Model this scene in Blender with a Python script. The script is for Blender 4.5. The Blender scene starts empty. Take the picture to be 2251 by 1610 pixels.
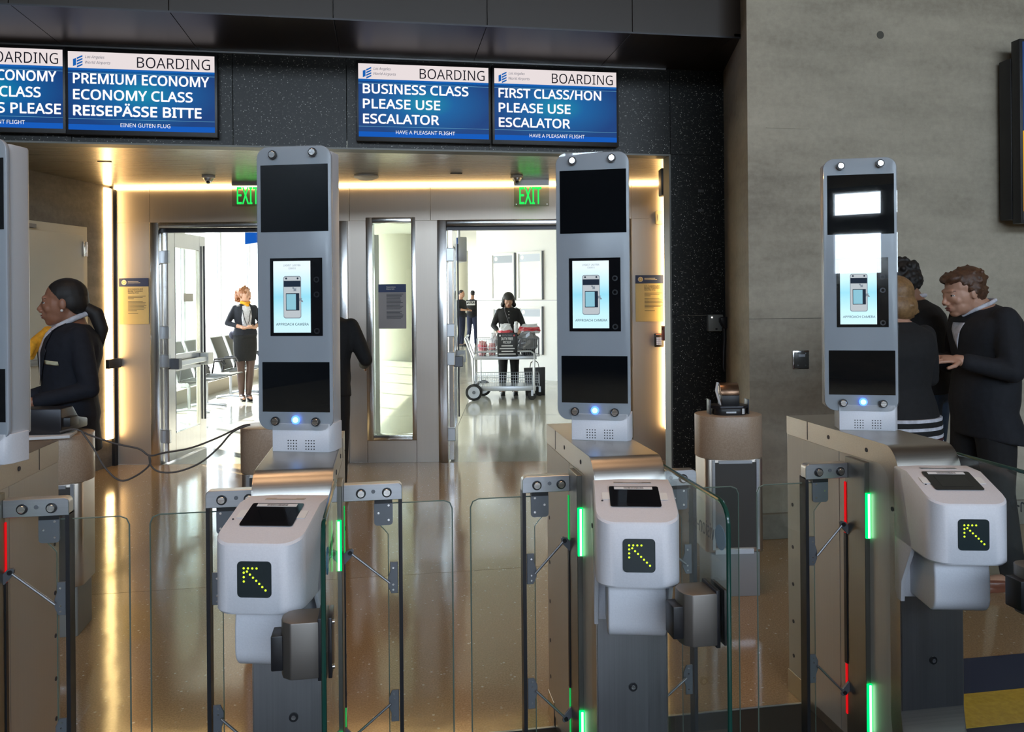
import bpy, bmesh, math, random
from math import sin, cos, pi, radians as R_, sqrt, atan2
from mathutils import Vector, Matrix
from mathutils.bvhtree import BVHTree
random.seed(7)
SC = bpy.context.scene
COL = SC.collection

# ------------------------------------------------------------------ camera
T = R_(9.1); FPX = 1750.0; CX, CY = 1125.5, 655.0; ROLL = 0.0085; CH = 1.51
FW = Vector((sin(T), cos(T), 0)); RT = Vector((cos(T), -sin(T), 0)); UP = Vector((0, 0, 1))
CR = RT*cos(ROLL) - UP*sin(ROLL); CU = RT*sin(ROLL) + UP*cos(ROLL)
cam = bpy.data.cameras.new('camera'); camo = bpy.data.objects.new('camera', cam); COL.objects.link(camo)
camo.matrix_world = Matrix(((CR.x, CU.x, -FW.x, 0), (CR.y, CU.y, -FW.y, 0), (CR.z, CU.z, -FW.z, CH), (0, 0, 0, 1)))
cam.sensor_fit = 'HORIZONTAL'; cam.sensor_width = 36; cam.lens = FPX/2251*36
cam.shift_y = -(805-CY)/2251; cam.clip_start = 0.05; cam.clip_end = 300
SC.camera = camo
def ray(px, py): return FW + CR*((px-CX)/FPX) + CU*((CY-py)/FPX)
O = Vector((0, 0, CH))
def atY(px, py, Y):
    r = ray(px, py); return O + r*(Y/r.y)
def atD(px, py, d):                      # distance along the view direction
    r = ray(px, py); return O + r*(d/r.dot(FW))
def onF(px, py, z=0):
    r = ray(px, py); return O + r*((z-CH)/r.z)
def cf(x, d, z=0): return Vector((0, 0, z)) + RT*x + FW*d    # frame turned with the doors wall

# ------------------------------------------------------------------ world, sun, exposure
W = bpy.data.worlds.new('sky'); SC.world = W; W.use_nodes = True
nt = W.node_tree; bg = nt.nodes['Background']
tc = nt.nodes.new('ShaderNodeTexCoord'); sx = nt.nodes.new('ShaderNodeSeparateXYZ'); cr_ = nt.nodes.new('ShaderNodeValToRGB')
nt.links.new(tc.outputs['Generated'], sx.inputs[0]); nt.links.new(sx.outputs['Z'], cr_.inputs[0])
cr_.color_ramp.elements[0].position = 0.0; cr_.color_ramp.elements[0].color = (0.90, 0.92, 0.93, 1)
cr_.color_ramp.elements[1].position = 0.7; cr_.color_ramp.elements[1].color = (0.60, 0.76, 1.0, 1)
nt.links.new(cr_.outputs[0], bg.inputs[0]); bg.inputs[1].default_value = 15.0
sl = bpy.data.lights.new('sun', 'SUN'); sl.energy = 48; sl.angle = R_(0.6); sl.color = (1, .93, .82)
so = bpy.data.objects.new('sun', sl); COL.objects.link(so)
sd = (RT*0.80 + FW*-0.62 + UP*-0.62).normalized()
so.rotation_euler = sd.to_track_quat('-Z', 'Y').to_euler()
def portal(name, c, n, w, h):
    l = bpy.data.lights.new(name, 'AREA'); l.shape = 'RECTANGLE'; l.size = w; l.size_y = h; l.cycles.is_portal = True
    o = bpy.data.objects.new(name, l); COL.objects.link(o); o.location = c; o.rotation_euler = Vector(n).to_track_quat('-Z', 'Y').to_euler()
SC.view_settings.view_transform = 'Standard'; SC.view_settings.look = 'None'
SC.view_settings.exposure = 0.0; SC.view_settings.gamma = 1; SC.view_settings.use_curve_mapping = False
SC.cycles.use_denoising = True; SC.cycles.max_bounces = 10; SC.cycles.transparent_max_bounces = 16
SC.cycles.sample_clamp_indirect = 6; SC.cycles.caustics_reflective = False; SC.cycles.caustics_refractive = False

# ------------------------------------------------------------------ materials
def mat(name, col, rough=.5, metal=0., emit=None, es=0., coat=0., spec=.5, trans=0.):
    m = bpy.data.materials.new(name); m.use_nodes = True
    b = m.node_tree.nodes['Principled BSDF']
    b.inputs['Base Color'].default_value = (*col, 1); b.inputs['Roughness'].default_value = rough
    b.inputs['Metallic'].default_value = metal; b.inputs['Specular IOR Level'].default_value = spec
    if coat: b.inputs['Coat Weight'].default_value = coat; b.inputs['Coat Roughness'].default_value = .03
    if emit: b.inputs['Emission Color'].default_value = (*emit, 1); b.inputs['Emission Strength'].default_value = es
    return m
def N(m, t, **k):
    n = m.node_tree.nodes.new('ShaderNode'+t)
    for a, v in k.items():
        if a in n.inputs: n.inputs[a].default_value = v
        else: setattr(n, a, v)
    return n
def L(m, a, b): m.node_tree.links.new(a, b)
def B(m): return m.node_tree.nodes['Principled BSDF']
def ramp(m, src, stops):
    r = N(m, 'ValToRGB'); e = r.color_ramp.elements
    while len(e) < len(stops): e.new(.5)
    for i, (p, c) in enumerate(stops): e[i].position = p; e[i].color = (*c, 1)
    L(m, src, r.inputs[0]); return r.outputs[0]
def coords(m, scale=(1, 1, 1), kind='Object'):
    c = N(m, 'TexCoord'); mp = N(m, 'Mapping'); mp.inputs['Scale'].default_value = scale
    L(m, c.outputs[kind], mp.inputs[0]); return mp.outputs[0]
def noisy(name, stops, scale=6, rough=.5, metal=0, bump=0., det=6, sc3=(1, 1, 1), rr=None, coat=0):
    m = mat(name, (1, 1, 1), rough, metal, coat=coat)
    v = coords(m, sc3); n = N(m, 'TexNoise', Scale=scale, Detail=det, Roughness=.6); L(m, v, n.inputs['Vector'])
    L(m, ramp(m, n.outputs['Fac'], stops), B(m).inputs['Base Color'])
    if bump:
        b = N(m, 'Bump', Strength=bump, Distance=.01); L(m, n.outputs['Fac'], b.inputs['Height']); L(m, b.outputs[0], B(m).inputs['Normal'])
    if rr:
        q = N(m, 'MapRange'); q.inputs[3].default_value = rr[0]; q.inputs[4].default_value = rr[1]
        L(m, n.outputs['Fac'], q.inputs[0]); L(m, q.outputs[0], B(m).inputs['Roughness'])
    return m
def brushed(name, c, rough=.3, axis='x', var=.25):
    s = {'x': (1.5, 220, 220), 'z': (220, 220, 1.5), 'y': (220, 1.5, 220)}[axis]
    c2 = tuple(min(1, q*(1+var)) for q in c); c1 = tuple(q*(1-var) for q in c)
    return noisy(name, [(.3, c1), (.7, c2)], 1.0, rough, 1.0, 0.0, 3, s, (rough*.8, rough*1.25))
def glassy(name, tint=(.93, .97, .95), refl=1.0, rough=.0, f0=1.5):
    m = bpy.data.materials.new(name); m.use_nodes = True; t = m.node_tree
    t.nodes.remove(t.nodes['Principled BSDF']); o = t.nodes['Material Output']
    a = N(m, 'BsdfTransparent'); a.inputs[0].default_value = (*tint, 1)
    g = N(m, 'BsdfGlossy'); g.inputs['Roughness'].default_value = rough; g.inputs[0].default_value = (refl, refl, refl, 1)
    f = N(m, 'Fresnel', IOR=f0); x = N(m, 'MixShader'); ge = N(m, 'NewGeometry'); q = N(m, 'MapRange')
    q.inputs[3].default_value = f0; q.inputs[4].default_value = 1/f0; L(m, ge.outputs['Backfacing'], q.inputs[0]); L(m, q.outputs[0], f.inputs[0])
    L(m, f.outputs[0], x.inputs[0]); L(m, a.outputs[0], x.inputs[1]); L(m, g.outputs[0], x.inputs[2]); L(m, x.outputs[0], o.inputs[0])
    return m
def emis(name, c, s): return mat(name, (0, 0, 0), .6, 0, c, s, spec=0)

M = {}
# black terrazzo with pale flakes
m = mat('black_terrazzo', (.015, .015, .015), .38, spec=.28); v = coords(m)
vo = N(m, 'TexVoronoi', Scale=120.); L(m, v, vo.inputs['Vector']); L(m, v, N(m, 'TexNoise').inputs['Vector'])
lt = N(m, 'Math', operation='LESS_THAN'); lt.inputs[1].default_value = .38; L(m, vo.outputs['Distance'], lt.inputs[0])
sp = N(m, 'SeparateColor'); L(m, vo.outputs['Color'], sp.inputs[0])
pw = N(m, 'Math', operation='POWER'); pw.inputs[1].default_value = 4.; L(m, sp.outputs[0], pw.inputs[0])
mu = N(m, 'Math', operation='MULTIPLY'); L(m, pw.outputs[0], mu.inputs[0]); L(m, lt.outputs[0], mu.inputs[1])
L(m, ramp(m, mu.outputs[0], [(0, (.011, .012, .012)), (.25, (.025, .025, .023)), (.6, (.10, .10, .09)), (1, (.45, .44, .41))]), B(m).inputs['Base Color']); M['terr'] = m
# cast concrete
def concrete(name, a, b, c, rough=.75):
    m = mat(name, a, rough); v = coords(m)
    n1 = N(m, 'TexNoise', Scale=1.1, Detail=8., Roughness=.62); n2 = N(m, 'TexNoise', Scale=22., Detail=5., Roughness=.7); mp = N(m, 'Mapping'); mp.inputs['Scale'].default_value = (.7, .7, 2.6)
    L(m, v, mp.inputs[0]); L(m, mp.outputs[0], n1.inputs['Vector']); L(m, v, n2.inputs['Vector'])
    ad = N(m, 'Math', operation='MULTIPLY_ADD'); ad.inputs[1].default_value = .35; L(m, n2.outputs['Fac'], ad.inputs[0]); L(m, n1.outputs['Fac'], ad.inputs[2])
    L(m, ramp(m, ad.outputs[0], [(.42, a), (.62, b), (.85, c)]), B(m).inputs['Base Color'])
    bu = N(m, 'Bump', Strength=.18, Distance=.01); L(m, n2.outputs['Fac'], bu.inputs['Height']); L(m, bu.outputs[0], B(m).inputs['Normal'])
    return m
M['conc'] = concrete('cast_concrete', (.23, .20, .155), (.355, .315, .245), (.47, .42, .33))
M['stone'] = concrete('grey_stone', (.10, .088, .072), (.17, .15, .125), (.27, .24, .20))
# polished floor
def floor_mat(name, a, b, rough):
    m = mat(name, a, rough); v = coords(m, kind='Object')
    n1 = N(m, 'TexNoise', Scale=150., Detail=2.); L(m, v, n1.inputs['Vector'])
    vo = N(m, 'TexVoronoi', Scale=80.); L(m, v, vo.inputs['Vector']); sp = N(m, 'SeparateColor'); L(m, vo.outputs['Color'], sp.inputs[0])
    pw = N(m, 'Math', operation='POWER'); pw.inputs[1].default_value = 40.; L(m, sp.outputs[0], pw.inputs[0])
    lt = N(m, 'Math', operation='LESS_THAN'); lt.inputs[1].default_value = .4; L(m, vo.outputs['Distance'], lt.inputs[0])
    mu = N(m, 'Math', operation='MULTIPLY'); L(m, pw.outputs[0], mu.inputs[0]); L(m, lt.outputs[0], mu.inputs[1])
    mx = N(m, 'Mix', data_type='RGBA'); L(m, mu.outputs[0], mx.inputs[0]); L(m, ramp(m, n1.outputs['Fac'], [(.35, a), (.65, b)]), mx.inputs[6]); mx.inputs[7].default_value = (.75, .7, .6, 1)
    L(m, mx.outputs[2], B(m).inputs['Base Color'])
    n3 = N(m, 'TexNoise', Scale=3., Detail=3.); L(m, v, n3.inputs['Vector'])
    bu = N(m, 'Bump', Strength=.03, Distance=.05); L(m, n3.outputs['Fac'], bu.inputs['Height']); L(m, bu.outputs[0], B(m).inputs['Normal'])
    B(m).inputs['IOR'].default_value = 1.6
    return m
M['floor'] = floor_mat('polished_terrazzo', (.33, .22, .12), (.46, .32, .185), .11)
M['floor2'] = floor_mat('pale_terrazzo', (.42, .40, .34), (.52, .50, .43), .10)
M['strip'] = mat('divider', (.05, .04, .03), .5)
M['steel'] = brushed('brushed_steel', (.47, .44, .40), .34, 'x', .07)
M['steelz'] = brushed('wall_steel', (.54, .48, .42), .42, 'z', .03)
M['ceilst'] = brushed('ceiling_steel', (.42, .385, .31), .27, 'x', .05)
M['frame'] = brushed('polished_frame', (.62, .61, .60), .2, 'z', .1)
M['dark'] = mat('dark_panel', (.030, .022, .017), .36, spec=.35)
M['darkm'] = mat('dark_metal', (.04, .04, .045), .35, .6)
M['black'] = mat('black_plastic', (.012, .012, .014), .4)
M['blackg'] = mat('black_gloss', (.008, .008, .010), .08)
M['rubber'] = mat('rubber', (.012, .012, .012), .7)
M['white'] = noisy('white_moulded', [(.3, (.72, .72, .76)), (.7, (.78, .78, .82))], 240, .42, 0, .05)
M['whitep'] = mat('white_paint', (.80, .80, .78), .5)
M['fwall'] = mat('far_wall_white', (.74, .74, .72), .5)
M['ceil'] = mat('far_ceiling', (.72, .72, .66), .6)
M['tan'] = noisy('tan_solid_surface', [(.35, (.40, .29, .20)), (.65, (.50, .38, .28))], 180, .35)
M['grey'] = mat('grey_metal', (.17, .18, .20), .45, .5)
M['lgrey'] = brushed('light_alloy', (.55, .57, .60), .35, 'x', .05)
M['bolt'] = brushed('bolt_steel', (.75, .75, .75), .22, 'x', .3)
M['glass'] = glassy('clear_glass', (.93, .97, .955), .9)
M['glassd'] = glassy('door_glass', (.9, .94, .9), .9)
M['glassw'] = glassy('window_glass', (.71, .73, .73), .6)
M['gedge'] = mat('glass_edge', (.01, .06, .045), .15)
M['gedgel'] = mat('pale_glass_edge', (.14, .18, .15), .3)
M['warm'] = emis('warm_led', (1, .64, .27), 15.)
M['green'] = emis('green_led', (.0, 1, .16), 1.7)
M['greenw'] = emis('green_led_core', (.45, 1, .60), 3.)
M['red'] = emis('red_led', (1, .01, .015), .7)
M['reddim'] = mat('red_lens', (.25, .02, .02), .3)
M['exitg'] = emis('exit_green', (.02, .9, .12), 1.1)
M['arrow'] = emis('arrow_led', (.62, 1, .04), 1.5)
M['blue'] = emis('blue_led', (.08, .22, 1), 3.)
M['bluec'] = emis('blue_led_core', (.25, .6, 1), 3.5)
M['ink'] = mat('ink_dark', (.05, .05, .06), .6)
M['paper'] = mat('paper', (.66, .62, .55), .6)
M['paperw'] = mat('paper_white', (.8, .8, .8), .6)
M['navy'] = mat('navy_print', (.02, .04, .12), .5)
M['gold'] = mat('gold_print', (.6, .45, .12), .5)

# ------------------------------------------------------------------ mesh builder
class MB:
    def __init__(s, M_=None): s.v = []; s.f = []; s.M = M_ or Matrix()
    def add(s, vs, fs):
        n = len(s.v); s.v += [s.M @ Vector(v) for v in vs]; s.f += [[i+n for i in f] for f in fs]; return s
    def box(s, x0, x1, y0, y1, z0, z1):
        return s.add([(x0,y0,z0),(x1,y0,z0),(x1,y1,z0),(x0,y1,z0),(x0,y0,z1),(x1,y0,z1),(x1,y1,z1),(x0,y1,z1)],
                     [(0,3,2,1),(4,5,6,7),(0,1,5,4),(1,2,6,5),(2,3,7,6),(3,0,4,7)])
    def prism(s, pts, h, axis='z', a0=0.):     # closed outline extruded from a0 to a0+h along an axis
        mp = {'z': lambda p, w: (p[0], p[1], w), 'y': lambda p, w: (p[0], w, p[1]), 'x': lambda p, w: (w, p[0], p[1])}[axis]
        n = len(pts)
        vs = [mp(p, a0) for p in pts] + [mp(p, a0+h) for p in pts]
        return s.add(vs, [list(range(n))[::-1], list(range(n, 2*n))] + [(i, (i+1) % n, n+(i+1) % n, n+i) for i in range(n)])
    def cyl(s, p, q, r, r2=None, n=16, cap=True):
        p = Vector(p); q = Vector(q); d = (q-p).normalized(); r2 = r if r2 is None else r2
        a = d.orthogonal().normalized(); b = d.cross(a)
        vs = [p+(a*cos(2*pi*i/n)+b*sin(2*pi*i/n))*r for i in range(n)] + [q+(a*cos(2*pi*i/n)+b*sin(2*pi*i/n))*r2 for i in range(n)]
        fs = [(i, (i+1) % n, n+(i+1) % n, n+i) for i in range(n)]
        if cap: fs += [list(range(n))[::-1], list(range(n, 2*n))]
        return s.add(vs, fs)
    def tube(s, pts, r, n=8, closed=False):
        pts = [Vector(p) for p in pts]; k = len(pts); vs = []; a = None
        for i, p in enumerate(pts):
            if closed: d = (pts[(i+1) % k]-pts[i-1]).normalized()
            else: d = (pts[min(i+1, k-1)]-pts[max(i-1, 0)]).normalized()
            a = d.orthogonal().normalized() if a is None else (a-d*a.dot(d)).normalized()
            b = d.cross(a); rr = r[i] if isinstance(r, (list, tuple)) else r
            vs += [p+(a*cos(2*pi*j/n)+b*sin(2*pi*j/n))*rr for j in range(n)]
        fs = []
        for i in range(k if closed else k-1):
            for j in range(n):
                fs.append((i*n+j, i*n+(j+1) % n, ((i+1) % k)*n+(j+1) % n, ((i+1) % k)*n+j))
        if not closed: fs += [list(range(n))[::-1], [(k-1)*n+j for j in range(n)]]
        return s.add(vs, fs)
    def loft(s, rings):                         # rings: lists of equal point counts
        n = len(rings[0]); k = len(rings)
        fs = [(i*n+j, i*n+(j+1) % n, (i+1)*n+(j+1) % n, (i+1)*n+j) for i in range(k-1) for j in range(n)]
        fs += [list(range(n))[::-1], [(k-1)*n+j for j in range(n)]]
        return s.add([p for r in rings for p in r], fs)
    def ell(s, c, r, rot=None, n=16, k=10):
        rings = []; Mx = rot or Matrix.Identity(3); c = Vector(c)
        for i in range(k+1):
            t = pi*(i+.02)/(k+.04)
            rings.append([c + Mx @ Vector((r[0]*sin(t)*cos(2*pi*j/n), r[1]*sin(t)*sin(2*pi*j/n), -r[2]*cos(t))) for j in range(n)])
        return s.loft(rings)
    def build(s, name, m, parent=None, bevel=0., smooth=None, seg=2):
        me = bpy.data.meshes.new(name); me.from_pydata([tuple(v) for v in s.v], [], s.f); me.validate()
        bm = bmesh.new(); bm.from_mesh(me); bmesh.ops.recalc_face_normals(bm, faces=bm.faces)
        if bevel:
            es = [e for e in bm.edges if len(e.link_faces) == 2 and e.calc_face_angle(0) > .6]
            bmesh.ops.bevel(bm, geom=es, offset=bevel, segments=seg, affect='EDGES', profile=.5)
        bm.to_mesh(me); bm.free()
        if smooth is None: smooth = True
        if smooth:
            me.polygons.foreach_set('use_smooth', [True]*len(me.polygons))
            try: me.set_sharp_from_angle(angle=R_(35))
            except Exception: pass
        me.materials.append(M[m] if isinstance(m, str) else m)
        o = bpy.data.objects.new(name, me); COL.objects.link(o)
        if parent: o.parent = parent
        return o
def rrect(w, h, r, n=5, cx=0, cy=0, only=None):
    pts = []; cs = [(w/2-r, h/2-r, 0), (-w/2+r, h/2-r, 90), (-w/2+r, -h/2+r, 180), (w/2-r, -h/2+r, 270)]
    for i, (x, y, a) in enumerate(cs):
        if only is not None and i not in only:
            pts.append((cx+(w/2 if x > 0 else -w/2), cy+(h/2 if y > 0 else -h/2))); continue
        for k in range(n+1):
            t = R_(a+90*k/n); pts.append((cx+x+r*cos(t), cy+y+r*sin(t)))
    return pts
def empty(name, label=None, cat=None, loc=(0, 0, 0), rz=0., group=None, kind=None, parent=None):
    o = bpy.data.objects.new(name, None); COL.objects.link(o); o.location = loc; o.rotation_euler = (0, 0, rz); o.empty_display_size = .1
    if parent: o.parent = parent
    return tag(o, label, cat, group, kind)
def tag(o, label=None, cat=None, group=None, kind=None):
    if label: o['label'] = label
    if cat: o['category'] = cat
    if group: o['group'] = group
    if kind: o['kind'] = kind
    return o
def struct(o): o['kind'] = 'structure'; return o
def children(o): return [c for c in bpy.data.objects if c.parent == o]
KIDS = {}
def copy_tree(o, parent=None):
    c = o.copy(); COL.objects.link(c)
    if parent is not None: c.parent = parent
    for ch in children(o): copy_tree(ch, c)
    return c
try: FONT = bpy.data.fonts.load(bpy.utils.system_resource('DATAFILES')+'/fonts/NotoSansHebrew-Regular.woff2')   # a font that ships inside Blender
except Exception: FONT = None
def text(name, s, box, m, parent=None, M_=None, bold=0., shear=0., ext=.0006, align='L', spacing=1.0, flip=False, lines=1.0):
    """flat lettering fitted to box=(x0,x1,z0,z1) in the local XZ plane, facing -Y, at y=box[4]"""
    cu = bpy.data.curves.new(name, 'FONT'); cu.body = s; cu.size = 1;  cu.shear = shear; cu.extrude = 0
    if FONT: cu.font = FONT
    cu.resolution_u = 2; cu.space_character = spacing; cu.space_line = lines; cu.align_x = {'L': 'LEFT', 'C': 'CENTER'}[align]
    o = bpy.data.objects.new(name, cu); me = bpy.data.meshes.new_from_object(o); bpy.data.objects.remove(o); 
    xs = [v.co.x for v in me.vertices]; ys = [v.co.y for v in me.vertices]
    x0, x1, z0, z1, y = box; ax, bx, ay, by = min(xs), max(xs), min(ys), max(ys)
    Mx = M_ or Matrix()
    for v in me.vertices:
        u = (v.co.x-ax)/(bx-ax); w = (v.co.y-ay)/(by-ay)
        if flip: u = 1-u
        v.co = Mx @ Vector((x0+u*(x1-x0), y, z0+w*(z1-z0)))
    if bold:                               # heavier strokes: the same letters laid again a hair aside
        k = bold*.8*(z1-z0)/(.73 if '\n' not in s else 1.5); dx = Mx.to_3x3() @ Vector((k, 0, 0)); dz = Mx.to_3x3() @ Vector((0, 0, k)); dn = Mx.to_3x3() @ Vector((0, -2e-5, 0))
        vs = [v.co.copy() for v in me.vertices]; fs = [list(p.vertices) for p in me.polygons]; V_ = []; F__ = []
        for i, d in enumerate((Vector(), dx, -dx, dz, -dz, (dx+dz)*.7, (dx-dz)*.7, (dz-dx)*.7, -(dx+dz)*.7)): F__ += [[j+len(V_) for j in f] for f in fs]; V_ += [v+d+dn*i for v in vs]
        me = bpy.data.meshes.new(name); me.from_pydata([tuple(v) for v in V_], [], F__)
    me.materials.append(M[m] if isinstance(m, str) else m)
    o = bpy.data.objects.new(name, me); COL.objects.link(o)
    if parent: o.parent = parent
    return o
CAMZ = -T
def Mcf(x=0, d=0, z=0, rz=0): return Matrix.Translation(cf(x, d, z)) @ Matrix.Rotation(-T+rz, 4, 'Z')
# ================================================================== the setting
D0 = 7.34
def XC(px, d=D0): return (atD(px, 700, d)).dot(RT)
def Zd(py, px=900, d=D0): return atD(px, py, d).z
def P2(x, d): v = cf(x, d); return (v.x, v.y)
M['edge'] = mat('edge_trim', (.14, .14, .13), .5, .6)
fl = struct(empty('floor'))
MB().box(-9, 9, -10.2, 4.388, -.1, 0).build('floor_slab', 'floor', fl, smooth=False)
yb = lambda X: (D0 - X*sin(T))/cos(T)
MB().prism([(-9, 4.392), (9, 4.392), (9, yb(9)), (-9, yb(-9))], .1, 'z', -.1).build('floor_slab', 'floor', fl, smooth=False)
MB().box(-9, 9, 4.386, 4.394, -.09, -.002).build('divider_strip', 'strip', fl, smooth=False)
g = 2.9; x = XC(975)-.02
for i in range(-5, 5):
    for j in range(11):
        if j == 10: continue
        MB(Mcf()).box(x+i*g+.003, x+(i+1)*g-.003, D0+.002+j*g+(.003 if j else 0), D0+(j+1)*g-.003, -.1, 0).build('floor_slab', 'floor2', fl, smooth=False)
MB(Mcf()).box(x-5*g, x+5*g, D0+.01, D0+10*g, -.11, -.012).build('grout_bed', 'strip', fl, smooth=False)
MB().box(-2.6, 1.766, .3, 2.73, 0, .004).build('black_threshold', 'rubber', fl, smooth=False)
MB().box(-2.6, 1.766, 2.728, 2.738, 0, .006).build('threshold_edge', 'lgrey', fl, smooth=False)
tag(MB().box(1.77, 5.5, 2.69, 2.95, 0, .005).build('carpet_strip', mat('blue_carpet', (.02, .03, .075), .95)), 'dark blue carpet strip beyond the yellow one, right of the gates', 'carpet')
tag(MB().box(1.77, 5.5, 2.475, 2.688, 0, .006).build('carpet_strip', noisy('yellow_carpet', [(.3, (.46, .31, .03)), (.7, (.62, .44, .05))], 60, .9)), 'yellow carpet strip on the floor right of the gates', 'carpet')
tag(MB().box(1.77, 5.5, .6, 2.473, 0, .005).build('carpet_strip', mat('navy_carpet', (.015, .02, .05), .95)), 'navy carpet nearest the camera, right of the gates', 'carpet')

# front wall of black terrazzo: header and right pier, built of slabs
YW = 5.62; YC = 4.64; XCo = atY(1645, 500, YC).x
XR = atY(1475, 500, YW).x; XP = atY(1606, 500, YW).x; ZH = 2.56; ZS = 3.19
wf = struct(empty('wall_front'))
cuts = [-8.0, -6.6, -5.2, -4.1]+[atY(p, 250, YW).x for p in (157, 512, 762, 1075, 1476)]+[XP]
cuts[-2] = XR
ls = atY(-150, 250, YW).x
cuts = [c for c in cuts if c < ls-.2 or c >= atY(157, 250, YW).x-.01]
for a, b in zip(cuts[:-1], cuts[1:]):
    MB().box(a+.0015, b-.0015, YW, YW+.12, ZH, ZS).build('terrazzo_slab', 'terr', wf, bevel=.001, seg=1)
zj = atY(1540, 694, YW).z
for a, b in ((0.0, zj), (zj, ZH)): MB().box(XR+.0015, XP-.0015, YW, YW+.12, a+.001, b-.002).build('terrazzo_slab', 'terr', wf, bevel=.001, seg=1)
MB().box(-8, -3.3, YW, YW+.12, 0, ZH).build('terrazzo_slab', 'terr', wf)
MB().box(-8, XP, YW+.12, YW+.16, ZH+.02, ZS).build('backing', 'dark', wf)
MB().box(XR-.012, XR+.001, YW-.004, YW+.12, 0, ZH).build('steel_edge', 'edge', wf)
MB().box(cuts[0], XR, YW-.003, YW+.12, ZH-.012, ZH).build('steel_edge', 'edge', wf)
MB().box(-8, atY(1462, 150, YW).x, YW-.02, YW, ZS-.012, ZS-.001).build('ceiling_bead', 'lgrey', wf)

# soffit and fascia of dark panels
YF = 4.88
sf = struct(empty('ceiling_soffit')); sf.name = 'ceiling_soffit'
sx_ = [atY(p, 50, YF).x for p in (-350, 22, 373, 733, 1070, 1388, 1640)]
sx_ = [-8, -5.6, -4.3]+[s for s in sx_ if s > -4.2]
for a, b in zip(sx_[:-1], sx_[1:]):
    MB().box(a+.002, b-.002, YF, YW+.1, ZS, ZS+.02).build('soffit_panel', 'dark', sf, bevel=.001, seg=1)
    MB().box(a+.002, b-.002, YF-.02, YF, ZS-.004, 4.2).build('fascia_panel', 'dark', sf, bevel=.001, seg=1)
    MB().box(a+.002, b-.002, YF-.02, YF, 4.204, 6.6).build('fascia_panel', 'dark', sf, bevel=.001, seg=1)
MB().box(-8, 3, YF+.005, YF+.03, ZS+.02, 6.6).build('backing', 'black', sf)
MB().box(-8, XP+.3, YF, YW+.16, ZS+.021, ZS+.05).build('backing', 'black', sf)  # unseen sheet added to stop light passing through the soffit seams
MB().prism([(XCo+.02, YF-.02), (XP+.3, YF-.02), (XP+.3, YW+.1), (XCo, YW+.1)], .02, 'z', ZS-.002).build('soffit_panel', 'dark', sf)
MB().box(-8, sx_[-1], YF-.026, YF-.019, ZS-.012, ZS-.002).build('edge_bead', 'darkm', sf)

# concrete wall on the right with its return
wr = struct(empty('wall_right'))
pts = [(XCo, YC), (9, YC), (9, YC+.5), (XP+.3, YW+.16), (XP-.001, YW+.16)]
n = 6
MB().prism(pts, 6.6, 'z').build('concrete_face', 'conc', wr, smooth=False)
th = atY(1935, 77, YC)
MB().cyl((th.x, YC-.002, th.z), (th.x, YC+.02, th.z), .025, n=20).build('tie_hole', mat('tie_plug', (.09, .085, .07), .9), wr)
for py in (282,): 
    c = atY(1730, py, YC); MB().box(c.x-.14, c.x+.15, YC-.003, YC, c.z-.002, c.z+.002).build('form_ridge', 'conc', wr)
zb = atY(1700, 1128, YC).z
struct(tag(MB().box(XCo+.02, 9, YC-.03, YC+.01, 0, zb).build('baseboard_right', concrete('plinth', (.16, .14, .11), (.23, .205, .165), (.30, .28, .23)), bevel=.006)))
j = atY(1700, 701, YC).z
MB().box(XCo, XCo+1.1, YC-.0015, YC, j-.0015, j+.0015).build('form_ridge', M['strip'], wr)

# the hall behind the camera: side walls, ceiling, window wall
struct(MB().box(-8.1, -8, -10.2, 5.8, 0, 6.6).build('wall_left', mat('hall_dark', (.06, .058, .055), .6), smooth=False))
struct(MB().box(9, 9.1, -10.2, 5.3, 0, 6.6).build('wall_side', 'conc', smooth=False))
struct(MB().box(-8.1, 9.1, -10.2, 5.9, 6.6, 6.7).build('ceiling', mat('hall_ceiling', (.10, .095, .09), .6), smooth=False))
wb = struct(empty('wall_back'))
WX0, WX1, WZ0, WZ1 = -2.6, 6.6, 1.85, 3.40
for q in ((-8, WX0, 0, 4.5), (-8, WX0, 6.4, 6.6), (WX1, 9, 0, 4.5), (WX1, 9, 6.4, 6.6), (WX0, WX1, 0, WZ0), (WX0, WX1, WZ1, 4.5), (WX0, WX1, 6.4, 6.6)):
    MB().box(q[0], q[1], -10.2, -10, q[2], q[3]).build('wall_panel', 'dark' if q[0] < -2.7 else 'conc', wb, smooth=False)
w1 = struct(empty('window_1')); nx = 9; st = (WX1-WX0)/nx
for i in range(nx+1): MB().box(WX0+i*st-.12, WX0+i*st+.12, -10.15, -9.98, WZ0, WZ1).build('mullion', 'grey', w1)
for z in (WZ0, 2.78, WZ1): MB().box(WX0, WX1, -10.14, -9.99, z-(.17 if z == 2.78 else .05), z+(.17 if z == 2.78 else .05)).build('transom', 'grey', w1)
for i in range(nx):
    for a, b in ((WZ0, 2.66), (2.90, WZ1)): MB().box(WX0+i*st+.12, WX0+(i+1)*st-.12, -10.09, -10.08, a+.05, b-.05).build('pane', glassy('sky_glass', (.88, .93, .97), .8) if i+a == WZ0 else bpy.data.materials['sky_glass'], w1)
w5 = struct(empty('added_clerestory'))  # unseen clerestory, added to bring more sky light into the hall
for i in range(10):
    xx = -8+i*1.7; MB().box(xx-.05, xx+.05, -10.14, -10.0, 4.5, 6.4).build('mullion', 'grey', w5)
    MB().box(xx+.05, xx+1.65, -10.09, -10.08, 4.5, 6.4).build('pane', bpy.data.materials['sky_glass'], w5)
portal('added_clerestory_portal', (.5, -10.12, 5.45), (0, 1, 0), 17, 1.9)
portal('window_light', ((WX0+WX1)/2, -10.12, (WZ0+WZ1)/2), (0, 1, 0), WX1-WX0, WZ1-WZ0)

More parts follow.
